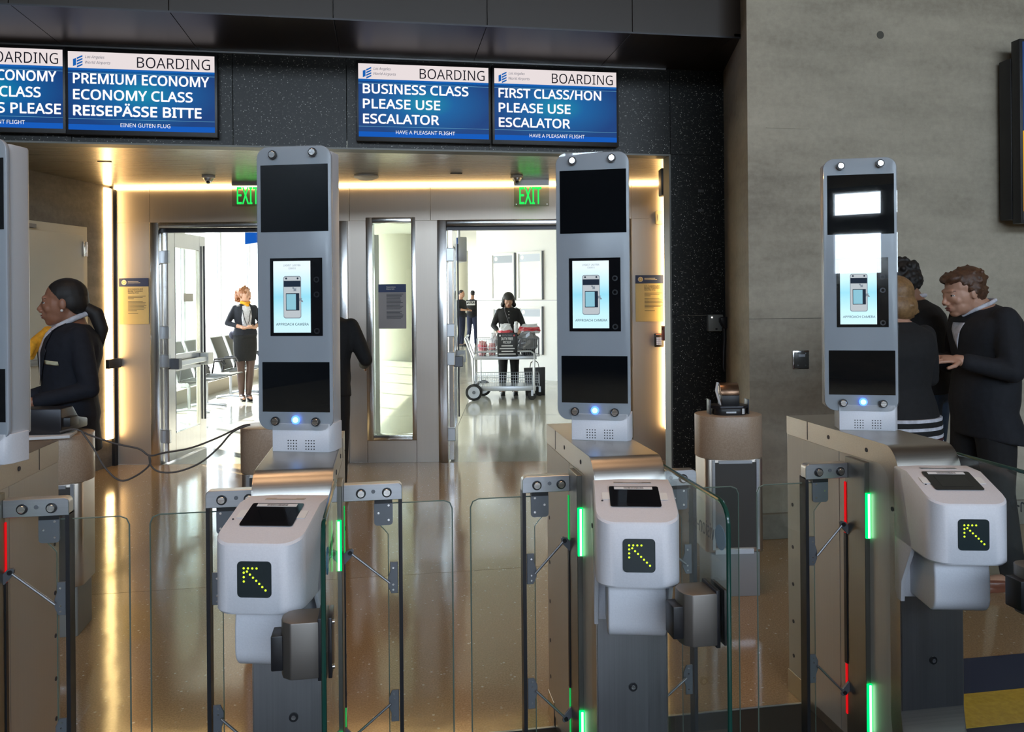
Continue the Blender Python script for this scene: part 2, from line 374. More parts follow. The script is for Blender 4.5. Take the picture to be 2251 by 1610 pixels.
# warm ceiling downlights over the gates
for i, (x, y) in enumerate(((-1.2, .6), (1.2, .6), (-1.2, 3.0), (1.2, 3.0), (-1.2, -2.2), (1.2, -2.2))):
    t = tag(MB().cyl((x, y, 6.58), (x, y, 6.60), .11, n=24).build('downlight', emis('downlight_face', (1, .55, .25), 12.) if i == 0 else bpy.data.materials['downlight_face']), 'warm round hall ceiling downlight, '+('over the gates', 'before the doors', 'behind the camera')[i//2]+(', left one', ', right one')[i % 2], 'downlight', 'hall downlights')
    l = bpy.data.lights.new('downlight_lamp', 'SPOT'); l.energy = 150; l.color = (1, .62, .35); l.spot_size = R_(70); l.spot_blend = .6; l.shadow_soft_size = .45
    lo_ = bpy.data.objects.new('downlight_lamp', l); COL.objects.link(lo_); lo_.location = (x, y, 6.55)
# alcove: angled stone wall at the left, steel ceiling, wall with the doors
xl = XC(250); A = Vector((xl, D0)); Dv = Vector((-.1538, -1.0))
def LW(t, off=0.): p = A+Dv*t; nn = Vector((1, -.1538)).normalized(); p = p+nn*off; return P2(p.x, p.y)
wl = struct(empty('wall_alcove'))
MB().prism([LW(0), LW(2.31), LW(2.31, -.2), LW(0, -.2)], ZH, 'z').build('stone_face', 'stone', wl, smooth=False)
MB().prism([LW(.0, .001), LW(.04, .001), LW(.04, .03), LW(.0, .03)], ZH, 'z').build('corner_trim', 'darkm', wl, smooth=False)
# white service door in it
d3 = struct(empty('door_3'))
MB().prism([LW(.36, .01), LW(1.42, .01), LW(1.42, -.05), LW(.36, -.05)], 2.16, 'z').build('door_frame', mat('door_cream', (.47, .45, .38), .45), d3, bevel=.004)
MB().prism([LW(.41, .018), LW(1.37, .018), LW(1.37, -.03), LW(.41, -.03)], 2.08, 'z', .005).build('door_leaf', mat('door_leaf_cream', (.50, .48, .41), .4), d3, bevel=.003)
for z in (1.90, 1.05, .2): MB().prism([LW(.385, .035), LW(.435, .035), LW(.435, .01), LW(.385, .01)], .13, 'z', z).build('hinge', 'frame', d3, bevel=.003)
MB().prism([LW(1.0, .05), LW(1.10, .05), LW(1.10, .01), LW(1.0, .01)], .03, 'z', 2.10).build('door_contact', 'grey', d3)
MB().prism([LW(.9, .07), LW(1.32, .07), LW(1.32, .04), LW(.9, .04)], .05, 'z', 1.0).build('push_bar', 'grey', d3, bevel=.005)
# alcove ceiling
xr = XC(1468)
cl = struct(MB().prism([(-3.6, YW+.02), (XR, YW+.02), P2(xr+.02, D0+.05), P2(xl-.1, D0+.05)], .05, 'z', ZH).build('ceiling_alcove', 'ceilst', smooth=False))
wj = struct(empty('wall_jamb'))
a, b = Vector(P2(xr, D0)), Vector((XR, YW+.1)); 
MB().prism([tuple(a), (b.x, b.y), (b.x+.1, b.y), (a.x+.12, a.y)], ZH, 'z').build('jamb_panel', 'steelz', wj, smooth=False)
# doors wall, frontal to the camera
wd = struct(empty('wall_doors'))
Z1 = Zd(485); Z2 = Zd(498)
F = Mcf()
def pan(p0, p1, z0, z1, t=.10): MB(F).box(XC(p0)+.0015, XC(p1)-.0015, D0, D0+t, z0+.001, z1).build('wall_panel', 'steelz', wd, bevel=.001, seg=1)
pan(250, 333, 0, Z1); pan(250, 331, Z1, ZH); pan(331, 770, Z1, ZH); pan(770, 948, Z1, ZH); pan(948, 1390, Z1, ZH); pan(1390, 1468, 0, Z1); pan(1390, 1468, Z1, ZH)
pan(766, 806, 0, Z1); pan(914, 963, 0, Z1); pan(806, 914, 0, Zd(968)); pan(806, 914, Zd(478), Z1)
# narrow window beside the doors
w2 = struct(empty('window_2'))
a0, a1, b0, b1 = XC(806), XC(915), Zd(968), Zd(478)
for q in ((a0, a0+.06, b0, b1), (a1-.04, a1, b0, b1), (a0+.06, a1-.04, b1-.05, b1), (a0+.06, a1-.04, b0, b0+.05)):
    MB(F).box(q[0], q[1], D0-.02, D0+.1, q[2], q[3]).build('frame_bar', 'frame', w2, bevel=.004)
MB(F).box(a0+.06, a1-.04, D0+.045, D0+.055, b0+.05, b1-.05).build('pane', 'glassd', w2, smooth=False)
# door frames and leaves
def leaf(parent, hx, ang, side):        # hinge at hx; leaf built along +x then turned
    w, h = .83, Z2-.012
    e = empty('door_leaf', parent=parent); p = cf(hx, D0+.04); e.location = p; e.rotation_euler = (0, 0, -T+ang)
    s = side
    def bx(n, x0, x1, z0, z1, m, y0=-.022, y1=.022, bv=.003):
        x0, x1 = sorted((x0*s, x1*s)); return MB().box(x0, x1, y0, y1, z0, z1).build(n, m, e, bevel=bv, seg=1)
    bx('stile', 0, .14, .012, h, 'frame'); bx('stile', w-.14, w, .012, h, 'frame')
    bx('rail', .14, w-.14, h-.15, h, 'frame'); bx('rail', .14, w-.14, .84, 1.0, 'frame'); bx('rail', .14, w-.14, .012, .26, 'frame')
    bx('pane', .14, w-.14, 1.0, h-.15, 'glassd', -.005, .005, 0); bx('pane', .14, w-.14, .26, .84, 'glassd', -.005, .005, 0)
    for z0, z1 in ((1.0, h-.15), (.26, .84)):
        for yy in (-1, 1): bx('glazing_bead', .14, .155, z0, z1, 'grey', yy*.014-.008, yy*.014+.008, 0)
    for yy in (-1,):
        bx('push_bar', .04, w-.05, .895, .945, 'lgrey', -.10, -.055, .006); bx('bar_end', .02, .09, .87, .97, 'grey', -.11, -.022, .006); bx('bar_end', w-.15, w-.02, .86, .98, 'whitep', -.11, -.022, .006)
        bx('vertical_rod', w-.075, w-.06, .3, h-.1, 'darkm', -.045, -.030, 0)
    for z in (h-.25, h-.95, .95, .25):
        bx('hinge', -.02, .02, z-.06, z+.06, 'lgrey', -.035, .035, .004)
    bx('notice', .32, .52, 1.50, 1.58, 'paper', -.03, -.024, 0)
    return e
def doorset(n, p0, p1, angs):
    d = struct(empty('door_%d' % n)); x0, x1 = XC(p0), XC(p1); fw = .085
    for q in ((x0, x0+fw, 0, Z1), (x1-fw, x1, 0, Z1), (x0+fw, x1-fw, Z2, Z1)):
        MB(F).box(q[0], q[1], D0-.035, D0+.12, q[2], q[3]).build('frame_bar', 'frame', d, bevel=.008)
        
    MB(F).box(x0+fw, x1-fw, D0+.03, D0+.10, Z2-.035, Z2).build('header_stop', 'darkm', d)
    leaf(d, x0+fw+.03, R_(angs[0]), 1); leaf(d, x1-fw-.03, -R_(angs[1]), -1)
    return d
dA = doorset(1, 333, 766, (88, 107)); dB = doorset(2, 963, 1388, (91.5, 88))
# cove light strips
tag(MB(F).box(XC(252), XC(1450), D0-.03, D0-.004, ZH-.022, ZH-.002).build('light_strip', 'warm'), 'warm horizontal light strip along the top of the doors wall', 'light strip')
p0 = LW(.02, .02); p1 = LW(.10, .045)
tag(MB().prism([LW(.045, .002), LW(.13, .002), LW(.13, .02), LW(.045, .02)], 2.54-Zd(962, 244), 'z', Zd(962, 244)).build('light_strip', 'warm'), 'warm vertical light strip in the corner at the left', 'light strip')
tag(MB(F).box(xr-.045, xr-.012, D0-.08, D0-.04, .3, 2.50).build('light_strip', 'warm'), 'warm vertical light strip in the corner behind the dark pier', 'light strip')
q0 = LW(-.0, .0)
tag(MB().prism([LW(.0, .034), LW(.17, .034), LW(.17, .075), LW(.0, .075)], .085, 'z', Zd(808, 240)).build('strip_clamp', 'black', bevel=.006), 'black box fixed across the left corner light strip', 'fitting')

# ------------------------------------------------------------------ far concourse beyond the doors
FC = 3.1
wp = struct(empty('wall_far'))
PA = Vector((-.69, 15.6)); PD = Vector((1.46, -1.2)).normalized(); PN = Vector((PD.y, -PD.x))
MPW = Matrix.Translation(cf(PA.x, PA.y)) @ Matrix.Rotation(-T+atan2(PD.y, PD.x), 4, 'Z')    # local x along the poster wall, y behind it
zj = 1.46
MB(MPW).box(0, 5.2, 0, .25, 0, zj-.004).build('wall_panel', 'fwall', wp, smooth=False)
MB(MPW).box(0, 5.2, 0, .25, zj+.004, FC).build('wall_panel', 'fwall', wp, smooth=False)
MB(MPW).box(0.01, 5.2, .012, .24, zj-.006, zj+.006).build('joint_backing', 'grey', wp, smooth=False)
MB(F).box(3.6, 3.75, 7.44, 13, 0, FC).build('wall_panel', 'fwall', wp, smooth=False)
MB(F).box(-14, xl+.01, D0+.0, D0+.12, 0, FC).build('wall_panel', 'fwall', wp, smooth=False)
MB(F).box(xr-.01, 4, D0+.0, D0+.12, 0, FC).build('wall_panel', 'fwall', wp, smooth=False)
MB(F).box(xl, xr, D0+.05, D0+.12, ZH-.1, FC).build('wall_panel', 'fwall', wp, smooth=False)
struct(MB(F).box(-5.6, 9, D0, 36, FC, FC+.1).build('ceiling_far', 'ceil', smooth=False))
struct(MB(F).box(3.7, 9, 13.5, 36, 0, FC).build('wall_end', 'fwall', smooth=False))
w3 = struct(empty('window_3')); WXL = -4.95
MB(F).box(WXL-.15, WXL+.10, 7.5, 36, 0, .2).build('curb', mat('tan_curb', (.45, .38, .28), .5), w3)
for k in range(20):
    d = 7.5+k*1.5
    MB(F).box(WXL-.06, WXL+.02, d-.03, d+.03, .2, FC).build('mullion', 'lgrey', w3)
    if k < 19: MB(F).box(WXL-.03, WXL-.02, d+.03, d+1.47, .2, FC).build('pane', 'glassw', w3, smooth=False)
portal('concourse_light', cf(WXL-.08, 21.5, 1.65), RT, 28.5, 2.9)
w4 = struct(empty('window_4'))
for k in range(6):
    xx = WXL+k*1.73
    MB(F).box(xx-.03, xx+.03, 35.9, 36, 0, FC).build('mullion', 'lgrey', w4)
    if k < 5: MB(F).box(xx+.03, xx+1.70, 35.95, 35.96, 0, FC).build('pane', 'glassw', w4, smooth=False)
portal('end_window_light', cf(-.6, 35.92, 1.55), -FW, 8.6, 3.0)
def column(px, d, r, base):
    c = cf(XC(px, d), d); b = MB(); b.cyl((c.x, c.y, 0), (c.x, c.y, FC), r, n=48)
    return struct(b.build('column', mat('column_plaster', (.62, .60, .50), .5)))
column(878, 20, .62, 0); column(1010, 27, .31, 0)
# ================================================================== boarding gates
GX = [-1.196, -.268, .66, 1.596]; YK = 2.48
BL, BR = -.080, .125
def arc(cy, cz, ry, rz, a0, a1, n): return [(cy+ry*cos(R_(a0+(a1-a0)*i/n)), cz+rz*sin(R_(a0+(a1-a0)*i/n))) for i in range(n+1)]
PROF = [(2.84, .0), (2.84, 1.05)]+arc(2.235, .955, .068, .095, 90, 180, 8)+[(2.167, .26), (2.157, .19), (2.13, .12), (2.09, .07), (2.04, .035), (2.04, 0)]
def inset(p, cy=2.42, cz=.5): return p
TR_OUT = [(2.84, 1.05)]+arc(2.235, .955, .068, .095, 90, 180, 8)+[(2.167, .26), (2.157, .19), (2.13, .12), (2.09, .07), (2.04, .035)]
TR_IN = [(2.84, .985)]+arc(2.27, .92, .055, .065, 90, 180, 8)+[(2.215, .22), (2.205, .16), (2.18, .10), (2.14, .05), (2.11, .035)]
M['sidep'] = brushed('side_steel', (.52, .50, .46), .42, 'z', .04); B(M['sidep']).inputs['Metallic'].default_value = .45
M['clampst'] = mat('clamp_steel', (.24, .22, .20), .5, .9)
M['rod'] = mat('rod_steel', (.30, .30, .31), .45, .8); M['postst'] = brushed('post_steel', (.26, .26, .24), .38, 'z', .05)
M['greendim'] = emis('green_led_dim', (.03, 1, .2), .45)
M['steeld'] = brushed('front_steel', (.30, .30, .31), .38, 'z', .06)
M['kplate'] = noisy('frosted_plate', [(.3, (.40, .43, .48)), (.7, (.44, .47, .52))], 5, .22)
M['kglass'] = mat('dark_window', (.006, .007, .009), .03, spec=.6)
M['cover'] = glassy('cover_glass', (.97, .98, .98), 1.0, 0, 1.55)
M['acryl'] = glassy('acrylic', (.88, .92, .88), .9)
M['housing'] = mat('tower_housing', (.60, .62, .66), .35)
def lcd():
    m = mat('lcd_screen', (0, 0, 0), .3, emit=(1, 1, 1), es=1.25); v = coords(m, kind='Generated'); s = N(m, 'SeparateXYZ'); L(m, v, s.inputs[0])
    L(m, ramp(m, s.outputs[2], [(0, (.62, .86, .94)), (.22, (.55, .86, .93)), (.5, (.30, .70, .86)), (.68, (.55, .84, .93)), (.9, (.80, .90, .95))]), B(m).inputs['Emission Color'])
    return m
M['lcd'] = lcd()
M['licon'] = emis('icon_white', (.80, .86, .92), .75); M['liconb'] = emis('icon_dark', (.03, .05, .09), .6); M['licong'] = emis('icon_grey', (.35, .42, .5), .7); M['ltext'] = emis('icon_text', (.08, .13, .22), .5)
M['lcdb'] = emis('icon_blue', (.35, .72, .88), .9)
M['label'] = mat('label_white', (.75, .75, .75), .5)

def bolt(mb_parent, x, y, z, r=.0135, m='bolt'):
    MB().cyl((x, y, z), (x, y-.004, z), r, n=24).build('bolt_washer', 'black', mb_parent)
    MB().cyl((x, y-.003, z), (x, y-.009, z), r*.74, n=24).build('bolt_head', m, mb_parent, bevel=.001, seg=1)

def tower(parent, x, rz):
    hb = MB().prism(rrect(.222, .09, .02, 4, 0, .063), .838, 'z', 1.125)
    h = hb.build('camera_tower', 'housing', parent, bevel=.006); h.location = (x, YK, 0); h.rotation_euler = (0, 0, rz)
    z0, z1 = 1.115, 1.975; zc = (z0+z1)/2; Hh = z1-z0; w = .235
    MB().prism(rrect(w, Hh, .036, 8, 0, zc), .013, 'y', .004).build('face_plate', 'kplate', h, bevel=.002)
    q = lambda a: z1-a
    lx = -w/2
    MB().box(lx+.013, w/2-.009, .0025, .006, q(.259), q(.056)).build('dark_window', 'kglass', h, smooth=False)
    MB().box(lx+.014, w/2-.009, .0025, .006, q(.805), q(.654)).build('dark_window', 'kglass', h, smooth=False)
    MB().box(lx+.041, lx+.206, .0025, .006, q(.575), q(.339)).build('display_bezel', 'blackg', h, smooth=False)
    s0, s1 = lx+.052, lx+.169; t0, t1 = q(.565), q(.348)
    MB().box(s0, s1, .0015, .003, t0, t1).build('display', 'lcd', h, smooth=False)
    sw, sh = s1-s0, t1-t0; fx = lambda u: s0+u*sw; fz = lambda v: t1-v*sh
    def flat(n, u0, u1, v0, v1, m, y, r=0): 
        pts = rrect(fx(u1)-fx(u0), fz(v0)-fz(v1), r or .0005, 4 if r else 1, (fx(u0)+fx(u1))/2, (fz(v0)+fz(v1))/2)
        MB().prism(pts, .0003, 'y', y).build(n, m, h, smooth=False)
    flat('screen_icon', .27, .75, .21, .80, 'licong', .0012, .007); flat('screen_icon', .285, .735, .22, .79, 'licon', .0009, .006)
    flat('screen_icon', .285, .735, .275, .36, 'liconb', .0006); flat('screen_icon', .34, .70, .45, .69, 'liconb', .0006); flat('screen_icon', .355, .61, .46, .68, 'lcdb', .0003)
    for u in (.35, .66): MB().cyl((fx(u), .0006, fz(.243)), (fx(u), .0003, fz(.243)), .003, n=12).build('screen_icon', 'liconb', h)
    ar = [(0, 0), (.06, 0), (.04, .02), (.075, .055), (.055, .075), (.02, .04), (0, .06)]
    for (u, v, s) in ((.70, .52, 1), (.62, .42, -1)): MB().prism([(fx(u)+s*a*.17, fz(v)-s*b*.17) for a, b in ar], .0004, 'y', -.0002).build('screen_arrow', 'licong', h, smooth=False)
    text('screen_lettering', 'APPROACH CAMERA', (fx(.07), fx(.95), fz(.90), fz(.865), .0008), 'ltext', h, bold=.01)
    text('screen_lettering', 'LH0457  LAX FRA', (fx(.28), fx(.74), fz(.075), fz(.045), .0008), 'licong', h)
    text('screen_lettering', '12MAR18', (fx(.41), fx(.61), fz(.115), fz(.09), .0008), 'licong', h)
    for v in (.405, .45, .56): MB().cyl((lx+.188, .0025, q(v)), (lx+.188, .001, q(v)), .009, n=20).build('camera_lens', 'darkm', h); MB().cyl((lx+.188, .002, q(v)), (lx+.188, .0005, q(v)), .005, n=16).build('camera_lens', 'blackg', h)
    gl = MB().prism(rrect(w, Hh, .036, 8, 0, zc), .004, 'y', -.004).build('cover_glass', 'cover', h, smooth=False)
    for bx, bz in ((-.062, .026), (.064, .022), (-.060, .832), (.067, .833)): bolt(h, bx, -.004, q(bz))
    MB().cyl((.004, -.003, q(.828)), (.004, -.0055, q(.828)), .0135, n=28).build('status_ring', 'blue', h)
    MB().cyl((.004, -.005, q(.828)), (.004, -.008, q(.828)), .0085, n=24).build('status_light', 'bluec', h)
    MB().prism([(-.072, .0), (.105, .0), (.118, .02), (.118, .08), (-.072, .08)], .085, 'z', 1.05).build('speaker_base', 'white', h, bevel=.001, seg=1)
    for gx in (-.022, .034):
        g = MB()
        for i in range(4):
            for j in range(4): g.cyl((gx+i*.0085, .0, 1.084-j*.0085), (gx+i*.0085, -.0006, 1.084-j*.0085), .002, n=8)
        g.build('speaker_grille', 'black', h)
    return h

def flap(parent, s, x_in, x_ch, x_out, lab=None):
    """swing flap: s=-1 left, +1 right; x_in by the body, x_ch the channel, x_out the outer edge"""
    yf = 2.42; zt = .893
    a = lambda x: s*abs(x)
    o = []
    # glass outline (x,z), notched under the arm
    X0 = x_ch-s*.042; X1 = x_out; r = .025
    pts = [(X0, .06), (X0, .80), (X0-s*.012, .815), (X0-s*.026, .83), (X0-s*.028, zt)]
    pts += [(X1-s*r, zt), (X1-s*r*.3, zt-r*.3), (X1, zt-r), (X1, .06)]
    g = MB().prism(pts, .010, 'y', yf+.008).build('flap_glass', 'glass', parent, smooth=False)
    # green-tinted rim of the pane
    rim = [Vector((p[0], yf+.013, p[1])) for p in pts[4:]]
    MB().tube(rim, .0022, 6).build('glass_rim', 'gedgel', g)
    MB().tube([Vector((p[0], yf+.013, p[1])) for p in pts[:4]], .0015, 6).build('glass_rim', 'gedgel', g)
    x0, x1 = sorted((x_in, x_ch))
    rc = rrect(x1-x0, .05, .014, 5, (x0+x1)/2, .934, only=(0,) if s > 0 else (1,))
    arm = MB().prism(rc, .032, 'y', yf-.012).build('flap_arm', 'lgrey', g, bevel=.0015, seg=1)
    for k in (.045, .121):
        x = x_ch - s*k
        MB().cyl((x, yf-.012, .932), (x, yf-.016, .932), .0145, n=24).build('bolt_washer', 'black', g)
        MB().cyl((x, yf-.015, .932), (x, yf-.021, .932), .0105, n=24).build('bolt_head', 'bolt', g, bevel=.001, seg=1)
    MB().cyl((x_ch-s*.085, yf-.012, .936), (x_ch-s*.085, yf-.0135, .936), .006, n=12).build('screw', 'grey', g)
    c0, c1 = sorted((x_ch, x_ch-s*.011))
    MB().box(c0, c1, yf-.010, yf+.028, .0, .915).build('edge_channel', 'darkm', g)
    c0, c1 = sorted((x_ch-s*.028, x_ch-s*.083))
    MB().prism(rrect(c1-c0, .075, .01, 4, (c0+c1)/2, .869), .006, 'y', yf-.004).build('hanger_plate', 'grey', g)
    MB().box(c0+.001, c1-.001, yf-.006, yf+.018, .897, .909).build('hanger_seal', 'black', g)
    for dx, dz in ((.012, .022), (.042, .0), (.012, -.022)): MB().cyl((x_ch-s*(.028+dx), yf-.004, .869+dz), (x_ch-s*(.028+dx), yf-.0055, .869+dz), .0035, n=10).build('screw', 'bolt', g)
    for zb, zp, sg in ((.672, .757, 1), (.287, .205, -1)):
        c = x_ch-s*.026; zz = zb
        pl = [(c+s*.012, zb-sg*.047), (c+s*.012, zb+sg*.047), (c-s*.011, zb+sg*.047), (c-s*.011, zb+sg*.02), (c-s*.018, zb-sg*.0), (c-s*.018, zb-sg*.025), (c-s*.008, zb-sg*.047)]
        MB().prism(pl, .006, 'y', yf-.002).build('rod_bracket', 'grey', g, bevel=.001, seg=1)
        for dz in (.03, -.02, -.036): MB().cyl((c-s*.002, yf-.002, zb+sg*dz), (c-s*.002, yf-.0035, zb+sg*dz), .003, n=10).build('screw', 'bolt', g)
        pp = Vector((x_in+s*.018, yf-.01, zp)) if s < 0 else Vector((x_in+s*.018, yf-.01, zp))
        MB().tube([(c-s*.012, yf-.012, zb-sg*.012), tuple(pp)], .0038, 8).build('stay_rod', 'rod', g)
        d = Vector((x_in-s*.006, 0, zp-sg*.026))-Vector((pp.x, 0, pp.z)); nrm = Vector((-d.z, 0, d.x)).normalized()*.011
        e = Vector((x_in-s*.006, 0, zp-sg*.026))
        out = [(pp.x+nrm.x, pp.z+nrm.z), (e.x+nrm.x, e.z+nrm.z), (e.x-nrm.x, e.z-nrm.z), (pp.x-nrm.x, pp.z-nrm.z)]+[(pp.x-d.normalized().x*.012+nrm.x*.3*k, pp.z-d.normalized().z*.012+nrm.z*.3*k) for k in (-1, 1)]
        MB().prism(out, .008, 'y', yf-.012).build('pivot_plate', 'grey', g)
        MB().cyl((pp.x, yf-.012, pp.z), (pp.x, yf-.0165, pp.z), .0065, n=12).build('pivot_bolt', 'darkm', g)
    return g

def reader(parent):
    x0, x1 = -.1065, .1065; y0, yb, y1 = 1.915, 2.10, 2.166; zb = .777
    r = .05; cx = (x0+x1)/2; hw = (x1-x0)/2
    pts = [(x1, y1), (x1, yb-.02)]
    pts += [(x1-r+r*cos(R_(-k*15)), y0+r+r*sin(R_(-k*15))) for k in range(7)]
    pts += [(x0+r-r*sin(R_(k*15)), y0+r-r*cos(R_(k*15))) for k in range(7)]
    pts += [(x0, yb-.02), (x0, y1)]
    fold = yb-.02
    zt = lambda y: .995 if y >= fold else .995-(fold-y)/(fold-y0)*.052
    n = len(pts); b = MB()
    ring = lambda dz, sc: [(cx+(p[0]-cx)*sc, p[1]+(1-sc)*.1, dz) for p in pts]
    low = [(p[0], p[1], zb+.006) for p in pts]; lo2 = [(cx+(p[0]-cx)*.96, p[1]+(.004 if p[1] < 2.1 else 0), zb) for p in pts]
    up = [(p[0], p[1], zt(p[1])-.006) for p in pts]; u2 = [(cx+(p[0]-cx)*.975, p[1]+(.004 if p[1] < 2.1 else 0), zt(p[1])) for p in pts]
    fs = [(i+k*n, (i+1) % n+k*n, n*(k+1)+(i+1) % n, n*(k+1)+i) for k in range(3) for i in range(n)]
    fs += [list(range(n))[::-1]]
    t = 3*n; fs += [[t+0, t+1, t+n-2, t+n-1], [t+i for i in range(1, n-1)]]
    b.add(lo2+low+up+u2, fs)
    h = b.build('reader_head', 'white', parent)
    RZ = R_(-13); h.rotation_euler = (0, 0, RZ); pv = Vector((.015, 2.14, 0)); rv = Matrix.Rotation(RZ, 3, 'Z') @ Vector((0, 2.14, 0)); h.location = pv-rv
    # back flange reaching down, chute with round foot
    fl_ = [(2.168, .99), (2.168, .625), (2.150, .600), (2.125, .600), (2.120, .66), (2.085, .72), (2.05, .777), (2.05, .80), (2.12, .99)]
    MB().prism(fl_, .012, 'x', x0).build('head_cheek', 'white', h, bevel=.002); MB().prism(fl_, .012, 'x', x1-.012).build('head_cheek', 'white', h, bevel=.002)
    MB().box(x0+.004, x1-.004, 2.135, 2.167, .61, .99).build('head_back', 'white', h, bevel=.003)
    ch = [(2.14, .80), (1.985, .80), (1.975, .72)]+arc(2.02, .665, .045, .045, 180, 250, 6)+[(2.14, .622)]
    MB().prism(ch, .150, 'x', cx-.075).build('receipt_chute', 'white', h, bevel=.006, seg=3)
    # inclined passport window
    S = Matrix.Translation((cx, fold, .995)) @ Matrix.Rotation(atan2(-.052, fold-y0)*-1, 4, 'X')
    sl = sqrt((fold-y0)**2+.052**2)
    S = Matrix.Translation((cx, fold, .9955)) @ Matrix.Rotation(atan2(.052, fold-y0), 4, 'X')
    MB(S).prism(rrect(.132, .098, .006, 4, 0, -.052), .002, 'z', 0).build('reader_bezel', 'blackg', h)
    MB(S).prism(rrect(.172, .034, .003, 3, 0, -.050), .0012, 'z', -.0003).build('guide_recess', 'whitep', h)
    MB(S).box(-.042, .042, -.086, -.030, .0018, .0024).build('reader_window', 'kglass', h, smooth=False)
    MB(S).box(-.052, .050, -.019, -.007, .0018, .0026).build('code_label', 'label', h, smooth=False)
    cb = MB(S); xx = -.026
    while xx < .026: w = random.choice((.0008, .0012, .002)); cb.box(xx, xx+w, -.0165, -.0095, .0024, .0029); xx += w+random.choice((.0008, .0012))
    cb.build('bar_code', 'ink', h)
    Q = Matrix.Translation((cx, 0, .9955))
    MB(Q).prism([(-.05, 2.112), (-.05, 2.128), (-.025, 2.128), (-.025, 2.122), (.028, 2.122), (.028, 2.128), (.052, 2.128), (.052, 2.112)], .0008, 'z', 0).build('mark_plate', 'lgrey', h)
    MB().cyl((x0+.02, 2.0, .975), (x0+.02, 2.0, .978), .0025, n=8).build('pin_hole', 'ink', h)
    # arrow display
    az = .861
    MB().prism(rrect(.081, .084, .010, 5, cx, az), .003, 'y', y0-.0022).build('arrow_panel', mat('arrow_panel', (.018, .03, .034), .3) if 'arrow_panel' not in bpy.data.materials else bpy.data.materials['arrow_panel'], h)
    dots = [(i, 0) for i in range(4)]+[(0, 1), (0, 2), (0, 3)]+[(.75, .72), (1.45, 1.42), (2.15, 2.1), (2.9, 2.8), (3.6, 3.5), (4.3, 4.2), (5.05, 4.95)]
    p = .0102; ox, oz = cx-.0245, az+.026
    for (i, j) in dots: MB().cyl((ox+i*p, y0-.002, oz-j*p), (ox+i*p, y0-.0045, oz-j*p), .0028, .0016, n=8).build('arrow_lamp', 'arrow', h)
    return h

def wing(parent, mirror_text):
    xw = .127; y0, y1 = 1.765, 2.20; zt = 1.02; r = .05
    pts = [(y1, .05), (y1, zt), (y0+r, zt)]+[(y0+r-r*sin(R_(k*15)), zt-r+r*cos(R_(k*15))) for k in range(1, 7)]+[(y0, .05)]
    g = MB().prism(pts, .010, 'x', xw).build('glass_wing', 'glass', parent, smooth=False)
    MB().tube([(xw+.005, p[0], p[1]) for p in pts[1:]], .0056, 8).build('glass_rim', 'gedge', g)
    # maker's lettering along the glass, read from the right-hand lane
    TX = Matrix.Translation((xw+.0108, 0, 0)) @ Matrix.Rotation(R_(90), 4, 'Z')
    text('lettering', 'vision-box', (1.86, 2.03, .905, .945, 0), mat('wing_ink', (.03, .035, .04), .6) if 'wing_ink' not in bpy.data.materials else bpy.data.materials['wing_ink'], g, M_=TX, bold=.01)
    rg = MB(Matrix.Translation((xw+.0106, 1.825, .925)) @ Matrix.Rotation(R_(90), 4, 'Y'))
    pts = [(.030*cos(2*pi*i/28), .030*sin(2*pi*i/28)) for i in range(28)]
    rg.prism(pts, .0008, 'z', 0); rg.build('logo_disc', mat('logo_blue', (.03, .22, .42), .5) if 'logo_blue' not in bpy.data.materials else bpy.data.materials['logo_blue'], g)
    lo = MB(); 
    for (a, b, c, d) in ((-.010, .010, .009, .014), (-.010, .010, -.014, -.009), (-.010, -.005, -.009, .009), (.005, .010, -.009, .009)): lo.box(xw+.0112, xw+.0118, 1.825+a, 1.825+b, .925+c, .925+d)
    lo.build('logo_mark', 'label', g)
    # steel box clamped through the pane
    cb = [(.120, 1.80), (.120, 1.885), (.068, 1.885)]+[(.068+.033*cos(R_(a)), 1.852+.033*sin(R_(a))) for a in (110, 135, 160, 180)]+[(.035, 1.835), (.040, 1.815), (.058, 1.80)]
    MB().prism(cb, .125, 'z', .674).build('clamp_box', 'clampst', g, bevel=.003)
    MB().box(.014, .04, 1.815, 1.87, .69, .768).build('clamp_pad', 'black', g, bevel=.003)
    MB().box(.116, .1265, 1.80, 1.89, .668, .806).build('clamp_plate', 'darkm', g, bevel=.002)
    MB().box(.138, .147, 1.805, 1.885, .67, .804).build('clamp_plate', 'darkm', g, bevel=.002)
    for z in (.69, .79): MB().cyl((.146, 1.82, z), (.152, 1.82, z), .005, n=12).build('clamp_bolt', 'bolt', g)
    return g

def slab(parent, s, near, far):
    xa, xb = (BL-.018, BL) if s < 0 else (BR, BR+.018)
    b = MB().box(xa, xb, 2.316, 2.425, 0, .978).build('hinge_post', 'postst', parent, bevel=.0015, seg=1)
    xo = xa if s < 0 else xb
    for z0, z1 in ((.738, .881), (.125, .276)):
        u0, u1 = (xa, xb)
        MB().box(u0+.001, u1-.001, 2.309, 2.316, z0, z1).build('led_bar', near, b)
        MB().box(u0+.006, u1-.006, 2.306, 2.309, z0+.002, z1-.002).build('led_core', 'greenw' if near == 'green' else near, b)
    for z0, z1 in ((.725, .893), (.128, .295)):
        MB().box(xa+.003, xb-.003, 2.425, 2.433, z0, z1).build('led_bar', far, b)
        c0, c1 = (xo-.003, xo) if s < 0 else (xo, xo+.003)
        MB().box(c0, c1, 2.419, 2.427, z0, z1).build('led_bar', far, b)
    c0, c1 = (xo-.004, xo) if s < 0 else (xo, xo+.004)
    MB().box(c0, c1, 2.416, 2.43, .295, .725).build('dark_slot', 'black', b)
    return b

